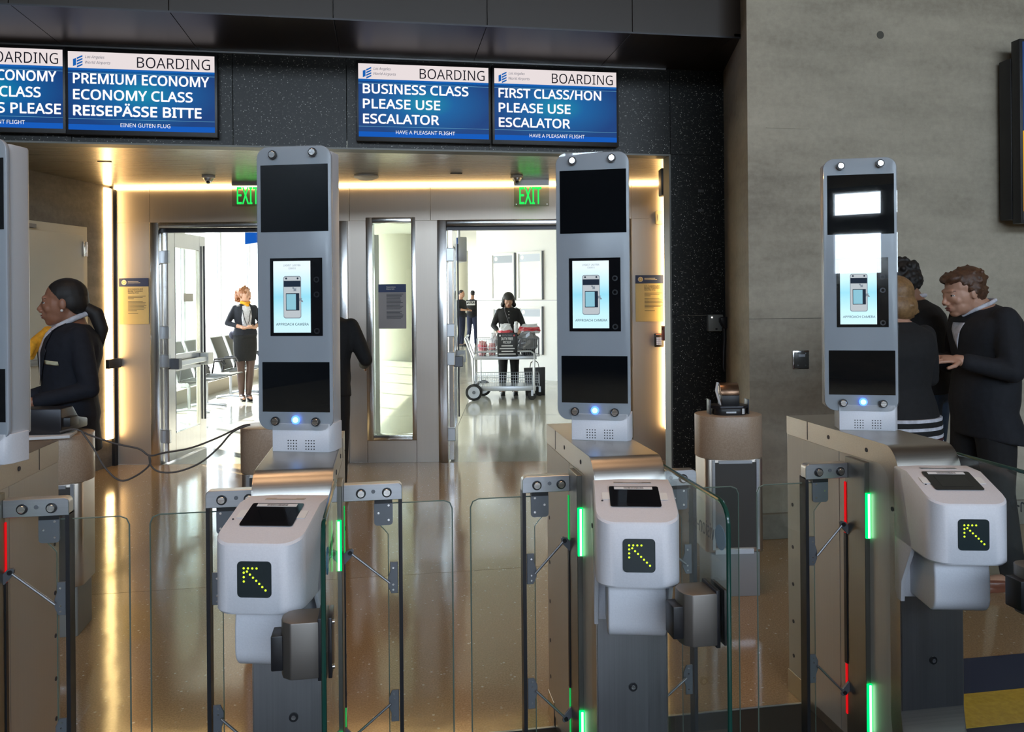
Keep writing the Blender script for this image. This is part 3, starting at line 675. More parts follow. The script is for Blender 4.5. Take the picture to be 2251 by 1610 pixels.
def gate(k, label, left=True, right=True, far='red', glass=True):
    g = empty('boarding_gate', label, 'gate', (GX[k], 0, 0), group='self boarding gates in a row')
    MB().prism(PROF, BR-BL, 'x', BL).build('cabinet', 'steel', g)
    for xs, dx in ((BL-.002, .002), (BR, .002)):
        o = TR_OUT+TR_IN[::-1]
        MB().prism(o, dx+.001, 'x', xs if dx > 0 and xs < 0 else xs-.001).build('side_trim', 'steel', g, smooth=False)
        x0_ = xs if xs < 0 else xs-.0005
        MB().prism([(2.835, .04), (2.835, .980), (2.487, .980), (2.487, .04)], .0025, 'x', x0_).build('side_panel', 'sidep', g)
        MB().prism([(2.483, .04), (2.483, .980)]+TR_IN[1:-1][::1]+[(2.10, .045)], .0025, 'x', x0_).build('side_panel', 'sidep', g, smooth=False)
        xo = xs-.0008 if xs < 0 else xs+.0028
        for (y, z) in ((2.55, 1.018), (2.33, 1.015), (2.20, .86), (2.80, .72), (2.80, .56), (2.80, .42), (2.80, .28), (2.80, .15)):
            MB().cyl((xo-.0005, y, z), (xo+.0015, y, z), .007, n=12).build('screw_hole', 'ink', g)
        MB().box(xs-.001, xs+.003, 2.688, 2.691, .985, 1.05).build('trim_joint', 'ink', g)
        MB().box(xs-.0025 if xs < 0 else xs, xs+.0005 if xs < 0 else xs+.004, 2.74, 2.842, .0, .085).build('base_cap', 'steel', g, bevel=.001, seg=1)
    # front hatch and lock
    MB().prism(rrect(.150, .52, .02, 4, (BL+BR)/2, .66-.06), .0025, 'y', 2.1655).build('front_hatch', 'steeld', g)
    MB().box(BL+.002, BR-.002, 2.1645, 2.1668, .265, .9).build('front_plate', 'steeld', g)
    cx = (BL+BR)/2
    MB().cyl((cx, 2.1655, .41), (cx, 2.160, .41), .012, n=20).build('lock_ring', 'black', g); MB().cyl((cx, 2.161, .41), (cx, 2.158, .41), .006, n=16).build('lock_core', 'bolt', g)
    MB().cyl((cx, 2.132, .125), (cx, 2.105, .112), .014, n=20).build('foot_hole', 'ink', g)
    reader(g)
    if glass: wing(g, True)
    kp = [-67, 646, 1303, 1892][k]; kx = atY(kp, 630, YK+.0).x-GX[k]
    tower(g, kx, R_([-18, -16.5, -21, -20][k]))
    if left: slab(g, -1, 'green', far); flap(g, -1, BL-.018, -.247, -.405)
    if right: slab(g, 1, 'green', far); flap(g, 1, BR+.018, .315, .467)
    return g
gate(0, 'self boarding gate cut off at the left edge of the picture', left=False)
gate(1, 'self boarding gate with warm orange glints on its curved steel top', far='greendim')
gate(2, 'self boarding gate in the middle, its tower before the EXIT sign', far='greendim')
gate(3, 'self boarding gate at the right, with red light strips beside its flap', right=False)
# ================================================================== things in the hall
def grad_screen(name, a, b, c, s):
    m = mat(name, (0, 0, 0), .4, emit=(1, 1, 1), es=s, spec=.12); v = coords(m, kind='Generated')
    mp = N(m, 'Mapping'); mp.inputs['Location'].default_value = (-.75, 0, -.806); mp.inputs['Scale'].default_value = (1.5, 0, 1.3)
    L(m, v, mp.inputs[0]); ln = N(m, 'VectorMath', operation='LENGTH'); L(m, mp.outputs[0], ln.inputs[0])
    L(m, ramp(m, ln.outputs['Value'], [(0, a), (.35, b), (.8, c)]), B(m).inputs['Emission Color']); return m
M['scr'] = grad_screen('board_blue', (.001, .26, .40), (.002, .11, .34), (.004, .045, .20), 1.0)
M['scrh'] = emis('board_white', (.78, .70, .70), 1.05); M['scrw'] = emis('board_letters', (.95, .92, .95), 1.1)
M['scrk'] = emis('board_ink', (.02, .02, .035), .5); M['scrb'] = emis('board_band', (.01, .12, .45), 1.0); M['scrl'] = emis('board_line', (.2, .55, .8), .7)
M['scrg'] = emis('board_grey', (.10, .12, .18), .8); M['scrf'] = emis('board_foot', (.008, .09, .42), 1.2)
def board(x0p, x1p, y0, y1, lines, foot, fx, lab):
    Y = YW-.06; ym = (y0[0]+y1[0])/2
    a = atY(x0p, (y0[0]+y0[1])/2, Y); b = atY(x1p, (y1[0]+y1[1])/2, Y)
    zt = (atY(x0p, y0[0], Y).z+atY(x1p, y1[0], Y).z)/2; zb = (atY(x0p, y0[1], Y).z+atY(x1p, y1[1], Y).z)/2
    w = b.x-a.x; h = zt-zb
    e = empty('boarding_display', lab, 'display', (a.x, Y, zb), group='boarding displays above the doors')
    MB().box(-.016, w+.016, .0, .055, -.03, h+.022).build('display_case', 'black', e, bevel=.003)
    MB().box(0, w, -.002, .0, 0, h*.765).build('display_panel', 'scr', e, smooth=False)
    MB().box(0, w, -.002, .0, h*.79, h).build('header_band', 'scrh', e, smooth=False)
    MB().box(0, w, -.002, .0, h*.75, h*.79).build('blue_band', 'scrb', e, smooth=False)
    MB().box(0, w, -.0025, -.002, h*.728, h*.733).build('thin_line', 'scrl', e, smooth=False)
    MB().box(0, w, -.0025, -.002, h*.14, h*.144).build('thin_line', 'scrl', e, smooth=False)
    MB().box(0, w, -.0025, -.002, 0, h*.07).build('foot_band', 'scrf', e, smooth=False)
    F_ = lambda u0, u1, v0, v1: (u0*w, u1*w, h*(1-v1), h*(1-v0), -.0035)
    text('lettering', 'BOARDING', F_(.465, .97, .045, .185), 'scrk', e)
    for k, (s, u1) in enumerate(lines):
        top = .278+.205*k; t0 = top-(.033 if 'Ä' in s else 0)
        text('lettering', s, F_(.035, u1, t0, top+.128), 'scrw', e, bold=.030)
    text('lettering', foot, F_(fx[0], fx[1], .905, .955), 'scrw', e)
    text('lettering', 'Los Angeles', F_(.115, .245, .045, .095), 'scrg', e, shear=.25); text('lettering', 'World Airports', F_(.115, .285, .115, .165), 'scrg', e, shear=.25)
    for k in range(4):
        z = h*(.955-.036*k)
        MB().add([(.060*w, -.003, z-.012*h-.02*h), (.098*w, -.003, z), (.098*w, -.003, z-.020*h), (.060*w, -.003, z-.055*h+.0*h)], [(0, 1, 2, 3)]).build('logo_bar', 'scrb', e, smooth=False)
    MB().add([(.034*w, -.003, h*.90), (.055*w, -.003, h*.915), (.055*w, -.003, h*.825), (.034*w, -.003, h*.81)], [(0, 1, 2, 3)]).build('logo_bar', 'scrb', e, smooth=False)
    return e
board(-184, 138, (97, 276), (110, 283), [('PREMIUM ECONOMY', .955), ('ECONOMY CLASS', .845), ('PASSPORTS PLEASE', .985)], 'HAVE A PLEASANT FLIGHT', (.28, .735), 'blue boarding display cut off by the left picture edge')
board(150, 472, (112, 285), (125, 292), [('PREMIUM ECONOMY', .96), ('ECONOMY CLASS', .845), ('REISEPÄSSE BITTE', .905)], 'EINEN GUTEN FLUG', (.35, .69), 'blue boarding display reading PREMIUM ECONOMY ECONOMY CLASS REISEPÄSSE BITTE')
board(788, 1074, (139, 300), (150, 307), [('BUSINESS CLASS', .84), ('PLEASE USE', .62), ('ESCALATOR', .61)], 'HAVE A PLEASANT FLIGHT', (.28, .735), 'blue boarding display reading BUSINESS CLASS PLEASE USE ESCALATOR')
board(1087, 1355, (150, 308), (160, 313), [('FIRST CLASS/HON', .87), ('PLEASE USE', .615), ('ESCALATOR', .61)], 'HAVE A PLEASANT FLIGHT', (.28, .73), 'blue boarding display reading FIRST CLASS/HON PLEASE USE ESCALATOR')

# large display at the right edge
e = empty('advert_display', 'large black cased screen with yellow lower half at the right edge', 'display', (3.96, 4.44, 1.953))
MB().box(0, 1.9, 0, .07, 0, 1.163).build('front_case', 'black', e, bevel=.004)
MB().box(-.004, 1.85, .07, .17, .03, 1.06).build('rear_case', 'black', e, bevel=.006)
MB().box(.02, 1.88, -.002, 0, .585, 1.145).build('screen_image', grad_screen('advert_blue', (.25, .5, .8), (.05, .22, .6), (.02, .05, .16), 1.0), e, smooth=False)
MB().box(.02, 1.88, -.002, 0, .075, .583).build('screen_image', emis('advert_yellow', (.95, .48, .03), 1.0), e, smooth=False)
MB().box(.02, 1.88, -.002, 0, .02, .072).build('screen_image', emis('advert_grey', (.12, .12, .12), .8), e, smooth=False)
for zz in (.3, .8): MB().box(.6, .7,   .168, .198, zz, zz+.1).build('wall_bracket', 'darkm', e)

# notices
def notice(px0, px1, py0, py1, d, head, body, lab, mpaper, off=.012, nm='notice_board'):
    a = atD(px0, (py0+py1)/2, d-off); b = atD(px1, (py0+py1)/2, d-off); xa, xb = a.dot(RT), b.dot(RT)
    zt = atD((px0+px1)/2, py0, d-off).z; zb = atD((px0+px1)/2, py1, d-off).z; w, h = xb-xa, zt-zb
    c = cf(xa, d-off); e = empty(nm, lab, 'notice', (c.x, c.y, zb), -T)
    MB().box(0, w, 0, .004, 0, h).build('notice_sheet', mpaper, e, smooth=False)
    MB().box(0, w, -.001, 0, h*.82, h).build('notice_header', 'navy', e, smooth=False)
    bx = lambda u0, u1, v0, v1: (u0*w, u1*w, h*(1-v1), h*(1-v0), -.0015)
    return e, w, h, bx
for (q, lab) in (((262, 327, 612, 713), 'gold lit notice with navy header on the steel left of the doors'), ((1397, 1463, 605, 707), 'gold lit notice with navy header on the steel right of the doors')):
    e, w, h, bx = notice(*q, D0, '', '', lab, noisy('gold_sheet', [(.4, (.62, .50, .24)), (.6, (.66, .54, .27))], 2, .35, .25) if 'gold_sheet' not in bpy.data.materials else bpy.data.materials['gold_sheet'])
    c = (w*.17, h*.91)
    MB().cyl((c[0], -.001, c[1]), (c[0], -.002, c[1]), w*.085, n=24).build('seal_disc', 'paper', e); MB().cyl((c[0], -.002, c[1]), (c[0], -.0026, c[1]), w*.058, n=24).build('seal_ring', 'gold', e)
    MB().prism([(c[0]-w*.03, c[1]+w*.03), (c[0]+w*.03, c[1]+w*.03), (c[0]+w*.03, c[1]), (c[0], c[1]-w*.04), (c[0]-w*.03, c[1])], .0005, 'y', -.0032).build('seal_shield', 'paper', e)
    text('lettering', 'U.S. Customs and', bx(.30, .80, .215, .25), 'ink', e, bold=.02); text('lettering', 'Border Protection', bx(.30, .80, .26, .295), 'ink', e, bold=.02); text('lettering', 'Security Area', bx(.30, .66, .305, .34), 'ink', e, bold=.02)
    for k in range(2): MB().box(w*.30, w*(.66+.06*k), -.0015, -.001, h*(.925-.03*k), h*(.935-.03*k)).build('print_line', 'paper', e, smooth=False)
    for k, u in enumerate((.9, .8, .5, 0, .8, .9, .88, .92, .84, .9, .84, .6, 0, .64)):
        if u: MB().box(w*.30, w*u, -.0015, -.001, h*(.605-.029*k), h*(.614-.029*k)).build('print_line', 'ink', e, smooth=False)
e, w, h, bx = notice(832, 893, 625, 723, D0, '', '', 'grey notice with blue header on the narrow window between the doors', mat('grey_sheet', (.34, .31, .30), .5), off=-.02)
text('lettering', 'Hazardous', bx(.29, .62, .045, .08), 'paper', e, bold=.01); text('lettering', 'Materials', bx(.29, .58, .09, .125), 'paper', e, bold=.01)
for k in range(21):
    if k == 13: continue
    MB().box(w*.29, w*(.78+.12*random.random()), -.0015, -.001, h*(.77-.0275*k), h*(.782-.0275*k)).build('print_line', 'ink', e, smooth=False)

# exit signs: glass plates with green letters hung from the alcove ceiling
for (x0, x1, l0, l1, lab) in ((1130, 1207, 1142, 1190, 'green EXIT sign on a clear plate above the right doors'), (510, 587, 521, 569, 'green EXIT sign half hidden behind the first full camera tower')):
    d = D0-.25; a = atD(x0, 430, d).dot(RT); b = atD(x1, 430, d).dot(RT); zt, zb = atD(x0, 407, d).z, atD(x0, 454, d).z
    c = cf(a, d); e = empty('exit_sign', lab, 'exit sign', (c.x, c.y, zb), -T, group='exit signs'); w = b-a; h = zt-zb
    MB().box(0, w, 0, .008, 0, h).build('glass_plate', glassy('exit_plate', (.80, .82, .78), .7) if 'exit_plate' not in bpy.data.materials else bpy.data.materials['exit_plate'], e, smooth=False)
    MB().box(.0, w, -.008, .016, h-.004, ZH-zb).build('sign_rail', 'lgrey', e)
    text('lettering', 'EXIT', ((l0-x0)/77*w, (l1-x0)/77*w, h*.11, h*.89, -.001), 'exitg', e, bold=.014)
    for (u, v) in ((.06, .1), (.94, .1)): MB().cyl((w*u, 0, h*v), (w*u, -.003, h*v), .004, n=10).build('standoff', 'bolt', e)
# ceiling fittings
def ceil_at(px, py): return onF(px, py, ZH)
p = ceil_at(805, 386); e = empty('smoke_detector', 'round white smoke detector on the alcove ceiling', 'detector', (p.x, p.y, ZH))
MB().cyl((0, 0, 0), (0, 0, -.018), .105, n=32).build('base', 'whitep', e, bevel=.004); MB().cyl((0, 0, -.018), (0, 0, -.035), .085, .06, n=32).build('cover', 'whitep', e, bevel=.006)
for px, lab in ((458, 'small white ceiling camera above the left doors'), (1136, 'small white ceiling camera above the right doors')):
    p = ceil_at(px, 386); e = empty('ceiling_camera', lab, 'camera', (p.x, p.y, ZH), group='ceiling cameras')
    MB().cyl((0, 0, 0), (0, 0, -.022), .055, n=24).build('base', 'whitep', e, bevel=.003); MB().cyl((0, 0, -.022), (0, -.01, -.055), .045, .025, n=24).build('body', 'lgrey', e, bevel=.003); MB().cyl((0, -.012, -.055), (0, -.016, -.068), .016, .012, n=16).build('lens', 'black', e)
for px, py, lab in ((230, 355, 'dark slot in the alcove ceiling at the left'), (1003, 381, 'dark slot in the alcove ceiling before the right doors')):
    p = ceil_at(px, py); tag(MB().prism(rrect(.10, .03, .014, 6, p.x, p.y), .006, 'z', ZH-.005).build('sprinkler_slot', 'black'), lab, 'ceiling slot')
# fittings near the right end of the doors wall
def on_wall(px, py, d=D0): v = atD(px, py, d); return v.dot(RT), v.z
x, z = on_wall(1448, 479); c = cf(x, D0); e = empty('wall_sounder', 'small cream wall sounder above the gold notice at the right', 'alarm', (c.x, c.y, z), -T)
MB().box(-.034, .034, -.03, 0, -.06, .06).build('housing', mat('cream', (.75, .66, .42), .4), e, bevel=.006); MB().box(-.016, .016, -.034, -.03, -.03, .03).build('grille', 'paper', e, bevel=.002)
x, z = on_wall(1448, 748); c = cf(x, D0); e = empty('door_keypad', 'black keypad with lit keys beside the right doors', 'keypad', (c.x, c.y, z), -T)
MB().box(-.042, .042, -.03, 0, -.062, .062).build('housing', 'black', e, bevel=.006)
for i in range(3):
    for j in range(4): MB().box(-.02+i*.017-.005, -.02+i*.017+.005, -.033, -.03, .02-j*.018-.006, .02-j*.018+.006).build('key', 'scrh', e)
MB().box(-.03, .03, -.032, -.03, .05, .057).build('light_bar', emis('orange_bar', (1, .35, .15), .8), e)
x, z = on_wall(1464, 733, 7.1); c = cf(x, 7.15); e = empty('fire_call_box', 'dark red fire call box beside the keypad', 'call box', (c.x, c.y, z), -T)
MB().box(-.022, .03, -.06, .06, -.068, .064).build('housing', mat('dark_red', (.22, .01, .01), .35), e, bevel=.005); MB().cyl((-.022, 0, .04), (-.026, 0, .04), .015, n=16).build('knob', 'darkm', e)
v = atY(1463, 400, 5.95); e = empty('wall_speaker', 'black box speaker high on the right jamb of the alcove', 'speaker', (v.x, v.y, v.z), -T)
MB().box(-.045, .045, -.06, .06, -.11, .10).build('housing', 'black', e, bevel=.008); MB().box(.01, .04, -.064, -.06, -.05, .02).build('badge', 'lgrey', e); MB().box(.03, .10, -.02, .02, -.02, .02).build('bracket', 'darkm', e)
v = atY(1474, 680, YW+.1); tag(MB().box(v.x-.012, v.x, YW+.05, YW+.09, 1.35, 1.98).build('cable_cover', 'black', bevel=.003), 'narrow black strip on the right jamb of the alcove', 'strip')
v = atY(1472, 780, YW+.1); tag(MB().box(v.x-.02, v.x, YW+.03, YW+.1, 1.0, 1.22).build('door_hold', 'black', bevel=.004), 'black door holder low on the right jamb of the alcove', 'door holder')
# intercom with handset on the dark pier
v = atY(1570, 710, YW); e = empty('wall_intercom', 'grey wall intercom with hanging black handset on the dark pier', 'intercom', (v.x, YW, v.z))
MB().box(-.062, .055, -.04, 0, -.062, .062).build('housing', mat('intercom_grey', (.16, .17, .16), .45), e, bevel=.006); MB().cyl((-.035, -.04, .042), (-.035, -.044, .042), .006, n=12).build('call_light', emis('white_pip', (1, .95, .9), 1.5), e)
MB().box(-.008, .006, -.046, -.04, -.05, -.038).build('button', 'black', e)
MB().prism([(.012, .035), (.03, .045), (.075, .045), (.082, .02), (.08, -.03), (.05, -.045), (.03, -.02), (.015, .01)], .05, 'y', -.095).build('handset', 'black', e, bevel=.006)
MB().tube([(.055, -.05, -.04), (.06, -.045, -.12), (.055, -.04, -.22), (.05, -.045, -.32), (.056, -.05, -.36)], [.016, .014, .014, .012, .008], 10).build('cord', 'black', e)
# plate on the concrete
v = atY(1759.5, 791, YC); e = empty('wall_plate', 'square black wall plate in a steel frame on the concrete', 'wall plate', (v.x, YC, v.z))
MB().box(-.055, .055, -.008, 0, -.058, .058).build('frame', 'frame', e, bevel=.003); MB().box(-.046, .05, -.014, -.008, -.052, .048).build('plate', mat('plate_dark', (.06, .06, .055), .3), e, bevel=.002)
MB().box(-.02, .024, -.016, -.014, .018, .034).build('name_strip', 'lgrey', e)
for (a, b) in ((-.025, .04), (.025, .04), (-.025, -.035), (.025, -.035)): MB().cyl((a, -.014, b), (a, -.017, b), .004, n=10).build('screw', 'bolt', e)
for px, py in ((1541, 420), (1541, 463)):
    v = atY(px, py, YW); tag(MB().box(v.x-.022, v.x+.022, YW-.003, YW, v.z-.010, v.z+.010).build('blank_plate', mat('plate_grey', (.05, .05, .05), .5) if 'plate_grey' not in bpy.data.materials else bpy.data.materials['plate_grey'], bevel=.001), 'upper of two small blank plates on the dark pier' if py < 440 else 'lower of two small blank plates on the dark pier', 'plate')

# podiums
def podium(px, py_top, Y, rz, lab):
    v = atY(px, py_top, Y); z = .905
    e = empty('podium', lab, 'podium', (v.x, Y, 0), rz, group='podiums behind the gates')
    w = .335; q = lambda ww, dd, r: rrect(ww, dd, r, 8)
    MB().prism(q(w, .25, .115), .215, 'z', z-.215).build('podium_head', 'tan', e, bevel=.004)
    MB().prism(q(.296, .21, .03), z-.215-.225, 'z', .225).build('post', 'steelz', e, bevel=.002)
    MB().box(-.105, .105, -.112, -.104, .25, z-.23).build('mesh_panel', 'meshp', e)
    for s in (-1, 1): MB().box(s*.112-.007, s*.112+.007, -.116, -.104, .24, z-.217).build('panel_edge', 'lgrey', e)
    MB().box(-.085, .085, -.114, -.104, z-.235, z-.221).build('label_strip', 'lgrey', e); MB().box(-.105, .09, -.114, -.104, .218, .24).build('label_strip', 'lgrey', e)
    MB().prism(q(.255, .20, .01), .222, 'z', 0).build('plinth', 'grey' if False else 'whiteg', e, bevel=.003)
    return e, v.x
M['whiteg'] = mat('plinth_grey', (.30, .29, .29), .5); M['meshp'] = mat('mesh_panel', (.075, .07, .065), .5, .3)
pr, xr_ = podium(1600, 905, 3.87, R_(-6), 'tan topped steel podium with a scanner, before the concrete wall')
pm, xm_ = podium(609, 940, 3.98, R_(-4), 'tan topped podium half hidden behind the first full gate')
pl, xl_ = podium(118, 950, 3.95, R_(2), 'tan topped podium in front of the uniformed attendant at left')
# scanner on right podium
e = empty('document_scanner', 'black document scanner with a bronze hood on the right podium', 'scanner', (xr_, 3.87, .905), R_(-8))
MB().prism(rrect(.17, .15, .05, 6), .035, 'z', 0).build('base', 'black', e, bevel=.005)
MB().prism([(-.105, -.02), (-.06, -.075), (.06, -.075), (.10, -.02), (.085, .05), (-.085, .05)], .018, 'z', .03).build('deck', 'darkm', e, bevel=.004)
for s in (-1, 1): MB().box(s*.098-.004, s*.098+.004, -.03, .03, .0, .075).build('side_wing', 'darkm', e, bevel=.002)
MB().box(-.045, .045, -.055, .03, .045, .10).build('neck', 'black', e, bevel=.004)
MB().prism(arc(0, .10, .05, .06, 0, 180, 10), .095, 'x', -.048).build('hood', mat('bronze_hood', (.22, .13, .08), .25, .8), e, bevel=.002)
MB().box(-.03, .02, -.078, -.074, .012, .02).build('slot', 'lgrey', e); MB().box(.05, .062, -.078, -.073, .008, .035).build('port', 'label', e)
MB().tube([(-.052, .0, .16), (-.062, -.01, .12), (-.05, -.03, .06), (-.03, -.04, .03)], .007, 8).build('paper_curl', 'paperw', e)
# printer and keyboard on left podium
e = empty('card_printer', 'dark sloping printer on the left podium', 'printer', (xl_-.03, 3.95, .919), R_(-6))
MB().prism([(-.13, 0), (.12, 0), (.12, .04), (.03, .06), (-.02, .115), (-.13, .115)], .26, 'x', -.13).build('body', 'darkm', e, bevel=.008)
MB().box(-.13, .16, -.11, -.03, .03, .072).build('tray', 'black', e, bevel=.005); MB().box(-.02, .01, -.116, -.108, .035, .055).build('latch', 'grey', e)
tag(MB(Matrix.Translation((xl_+.02, 3.84, .906)) @ Matrix.Rotation(R_(8), 4, 'Z')).box(-.16, .10, -.07, .08, 0, .012).build('paper_stack', 'paperw', bevel=.001), 'white paper stack under the dark printer on left podium', 'paper')
# cables
def cable(pts, lab, Y=3.72, r=.0042):
    P = [atY(x, y, Y) for x, y in pts]; out = []
    for i in range(len(P)-1):
        p0, p1, p2, p3 = P[max(i-1, 0)], P[i], P[i+1], P[min(i+2, len(P)-1)]
        for k in range(6):
            t = k/6; out.append(.5*((2*p1)+(p2-p0)*t+(2*p0-5*p1+4*p2-p3)*t*t+(3*p1-3*p2+p3-p0)*t**3))
    out.append(P[-1]); return tag(MB().tube(out, r, 8).build('power_cable', 'cable'), lab, 'cable')
M['cable'] = mat('cable_grey', (.09, .08, .075), .5)
cable([(132, 950), (165, 944), (200, 958), (255, 976), (305, 987), (329, 1002), (360, 996), (420, 985), (480, 962), (530, 938), (548, 934)], 'upper grey cable sagging between the left and middle podiums', 3.80)
cable([(180, 950), (205, 985), (232, 1030), (265, 1057), (300, 1046), (329, 1022), (328, 1003), (332, 1024), (352, 1038), (392, 1037), (440, 1018), (480, 985), (512, 950), (550, 934)], 'lower grey cable looping between the left and middle podiums', 3.78)

# teal suitcase, shoes seen at the lower right are made with their owner
tag(MB().prism(rrect(.36, .52, .12, 8, 0, .30), .22, 'y', 0).build('suitcase', mat('teal_fabric', (.0, .055, .085), .8), bevel=.02), 'teal rounded suitcase cut off at the lower right corner', 'suitcase').location = (1.62, 1.32, .25)

# ================================================================== things in the far concourse
def onPW(px, py):
    r = ray(px, py); rr = Vector((r.dot(RT), r.dot(FW))); t = (PA.dot(PN))/(rr.dot(PN)); p = O+r*t
    q = Vector((p.dot(RT), p.dot(FW)))-PA; return q.dot(PD), p.z
for (x0, x1, y0, y1, lab, band) in ((1083, 1133, 557, 660, 'upper left framed poster with a blue grey band on the far wall', .55), (1140, 1194, 553, 659, 'upper right framed poster, nearly blank, on the far wall', .85),
                               (1086, 1136, 676, 779, 'lower left framed poster behind the woman at the trolley', .55), (1143, 1194, 674, 779, 'lower right framed poster with a pale band on the far wall', .7)):
    xa, za = onPW(x0, (y0+y1)/2); xb, zb = onPW(x1, (y0+y1)/2); zt = onPW((x0+x1)/2, y0)[1]; zb = onPW((x0+x1)/2, y1)[1]
    e = empty('wall_poster', lab, 'poster', (0, 0, 0), group='framed posters on the far wall'); e.matrix_world = MPW @ Matrix.Translation((xa, -.05, zb)); w, h = xb-xa, zt-zb
    for q in ((0, w, 0, .035), (0, w, h-.035, h), (0, .035, .035, h-.035), (w-.035, w, .035, h-.035)): MB().box(q[0], q[1], 0, .05, q[2], q[3]).build('frame_bar', 'whitep', e, bevel=.004)
    MB().box(w, w+.010, .004, .05, .0, h).build('frame_shadow', 'grey', e)  # grey strip painted in as the shadow at the frame's right edge
    MB().box(.035, w-.035, .02, .045, .035, h-.035).build('poster_sheet', 'paperw', e, smooth=False)
    MB().box(.05, w-.05, .016, .02, h*.79, h-.05).build('poster_band', mat('band', (band*.62, band*.68, band*.78), .5), e, smooth=False)
    MB().cyl((.05+w*.12, .016, h*.88), (.05+w*.12, .013, h*.88), h*.045, n=20).build('poster_seal', 'paperw', e)
def monitor(px, py0, py1, d, w, rz, lab, face='scr'):
    v = atD(px, py1, d); zt = atD(px, py0, d).z; h = zt-v.z
    e = empty('hanging_monitor', lab, 'monitor', (v.x, v.y, v.z), -T+rz, group='monitors hung in the concourse')
    MB().box(-w/2, w/2, 0, .12, 0, h).build('case', 'lgrey', e, bevel=.01); MB().box(-w/2+.01, w/2-.01, -.012, 0, .01, h-.01).build('screen', face, e, smooth=False)
    MB().cyl((0, .06, h), (0, .06, FC-v.z), .02, n=12).build('hanger', 'lgrey', e); return e
monitor(999, 524, 577, 10.4, .50, R_(-76), 'monitor in a grey case hung beyond the right doors')
monitor(971, 540, 579, 13.5, .42, R_(-60), 'blue monitor behind the left leaf of the right doors')
monitor(553, 498, 537, 12.5, .5, R_(-50), 'dark blue monitor hung beside the first full camera tower', 'scrf')
# row of seats by the windows
bench = empty('bench_seat', None, None)
def seat(k, d, lab):
    x = -4.34; c = cf(x, d); e = empty('waiting_seat', lab, 'seat', (c.x, c.y, 0), -T, group='waiting seats by the concourse windows')
    sl_ = M['seat']
    o = [(-.14, .43), (-.30, .93), (-.285, .935), (-.11, .44)]
    MB().prism(o, .50, 'y', -.25).build('backrest', sl_, e, bevel=.006)
    for s in (-.25, .25): MB().tube([(-.125, s, .43), (-.21, s, .70), (-.30, s, .94)], .012, 8).build('back_rail', 'lgrey', e)
    MB().tube([(-.298, -.25, .935), (-.298, .25, .935)], .012, 8).build('back_rail', 'lgrey', e)
    MB().tube([(-.15, -.24, .50), (-.215, 0, .70), (-.15, .24, .50)], .006, 6).build('back_seam', 'darkm', e)
    MB().prism([(-.14, .43), (.36, .455), (.37, .44), (-.12, .40)], .50, 'y', -.25).build('seat_pan', sl_, e, bevel=.006)
    for s in (-.27, .27):
        MB().tube([(-.10, s, .42), (-.06, s, .64), (.26, s, .66), (.30, s, .60)], .014, 8).build('armrest', 'darkm', e)
    MB().tube([(.0, -.27, .38), (.0, .27, .38)], .03, 10).build('beam', 'lgrey', e)
    for s in (-.2,):
        MB().tube([(.0, s, .38), (.0, s, .06)], .022, 8).build('leg', 'lgrey', e); MB().tube([(-.22, s, .02), (0, s, .05), (.28, s, .02)], .02, 8).build('foot', 'lgrey', e)
    return e
M['seat'] = mat('seat_mesh', (.10, .10, .09), .6)
bpy.data.objects.remove(bench)
for k, d in enumerate((10.87, 11.49, 12.45, 13.07)): seat(k, d, ('mesh waiting seat nearest the camera, behind the open door leaf', 'second mesh waiting seat from the door leaf', 'third mesh waiting seat, its back tall before the windows', 'mesh waiting seat farthest along, behind the standing woman')[k])

# trolley
dT = 11.75; K = 1750/dT
cT = cf((1106-1125)/K, dT); eT = empty('trolley', 'grey steel duty free trolley with wire baskets and black sign', 'trolley', (cT.x, cT.y, 0), -T)
tx = lambda px: (px-1106)/K; tz = lambda py: 1.51-(py-655.4)/K
MB().box(tx(1050), tx(1176), -.02, .50, tz(860), tz(850)).build('lower_tray', 'lgrey', eT, bevel=.004)
MB().box(tx(1040), tx(1178), -.02, .52, tz(791), tz(784)).build('upper_tray', 'lgrey', eT, bevel=.004)
def wires(name, x0, x1, y0, y1, z0, z1, step, m='grey', r=.003):
    b = MB(); n = max(2, int((x1-x0)/step)); k = max(2, int((y1-y0)/step))
    for i in range(n+1):
        for y in (y0, y1): b.cyl((x0+(x1-x0)*i/n, y, z0), (x0+(x1-x0)*i/n, y, z1), r, n=4)
    for i in range(k+1):
        for x in (x0, x1): b.cyl((x, y0+(y1-y0)*i/k, z0), (x, y0+(y1-y0)*i/k, z1), r, n=4)
    for z in (z0, (z0+z1)/2, z1): b.tube([(x0, y0, z), (x1, y0, z), (x1, y1, z), (x0, y1, z)], r*1.5, 4, closed=True)
    return tag(b.build(name, m, eT), kind='stuff')
wires('wire_basket', tx(1042), tx(1184), 0, .48, tz(850), tz(826), .035, 'lgrey')
wires('wire_basket', tx(1046), tx(1093), .02, .46, tz(784), tz(746), .035, 'lgrey')
wires('wire_basket', tx(1137), tx(1184), .02, .46, tz(784), tz(745), .028, 'grey', .004)
for y in (-.01, .50):
    MB().tube([(tx(1172), y, tz(866)), (tx(1173), y, tz(784)), (tx(1172), y, tz(778)), (tx(1165), y, tz(773)), (tx(1045), y, tz(774))], .014, 8).build('side_rail', 'lgrey', eT)
    MB().tube([(tx(1039), y, tz(845)), (tx(1038), y, tz(788)), (tx(1026), y, tz(757)), (tx(1021), y, tz(744)), (tx(1024), y, tz(741))], .014, 8).build('handle_post', 'lgrey', eT)
MB().tube([(tx(1024), -.01, tz(741)), (tx(1024), .50, tz(741))], .016, 8).build('handle', 'lgrey', eT)
MB().tube([(tx(1052), .5, tz(790)), (tx(1052), .5, tz(845))], .012, 8).build('side_rail', 'lgrey', eT)
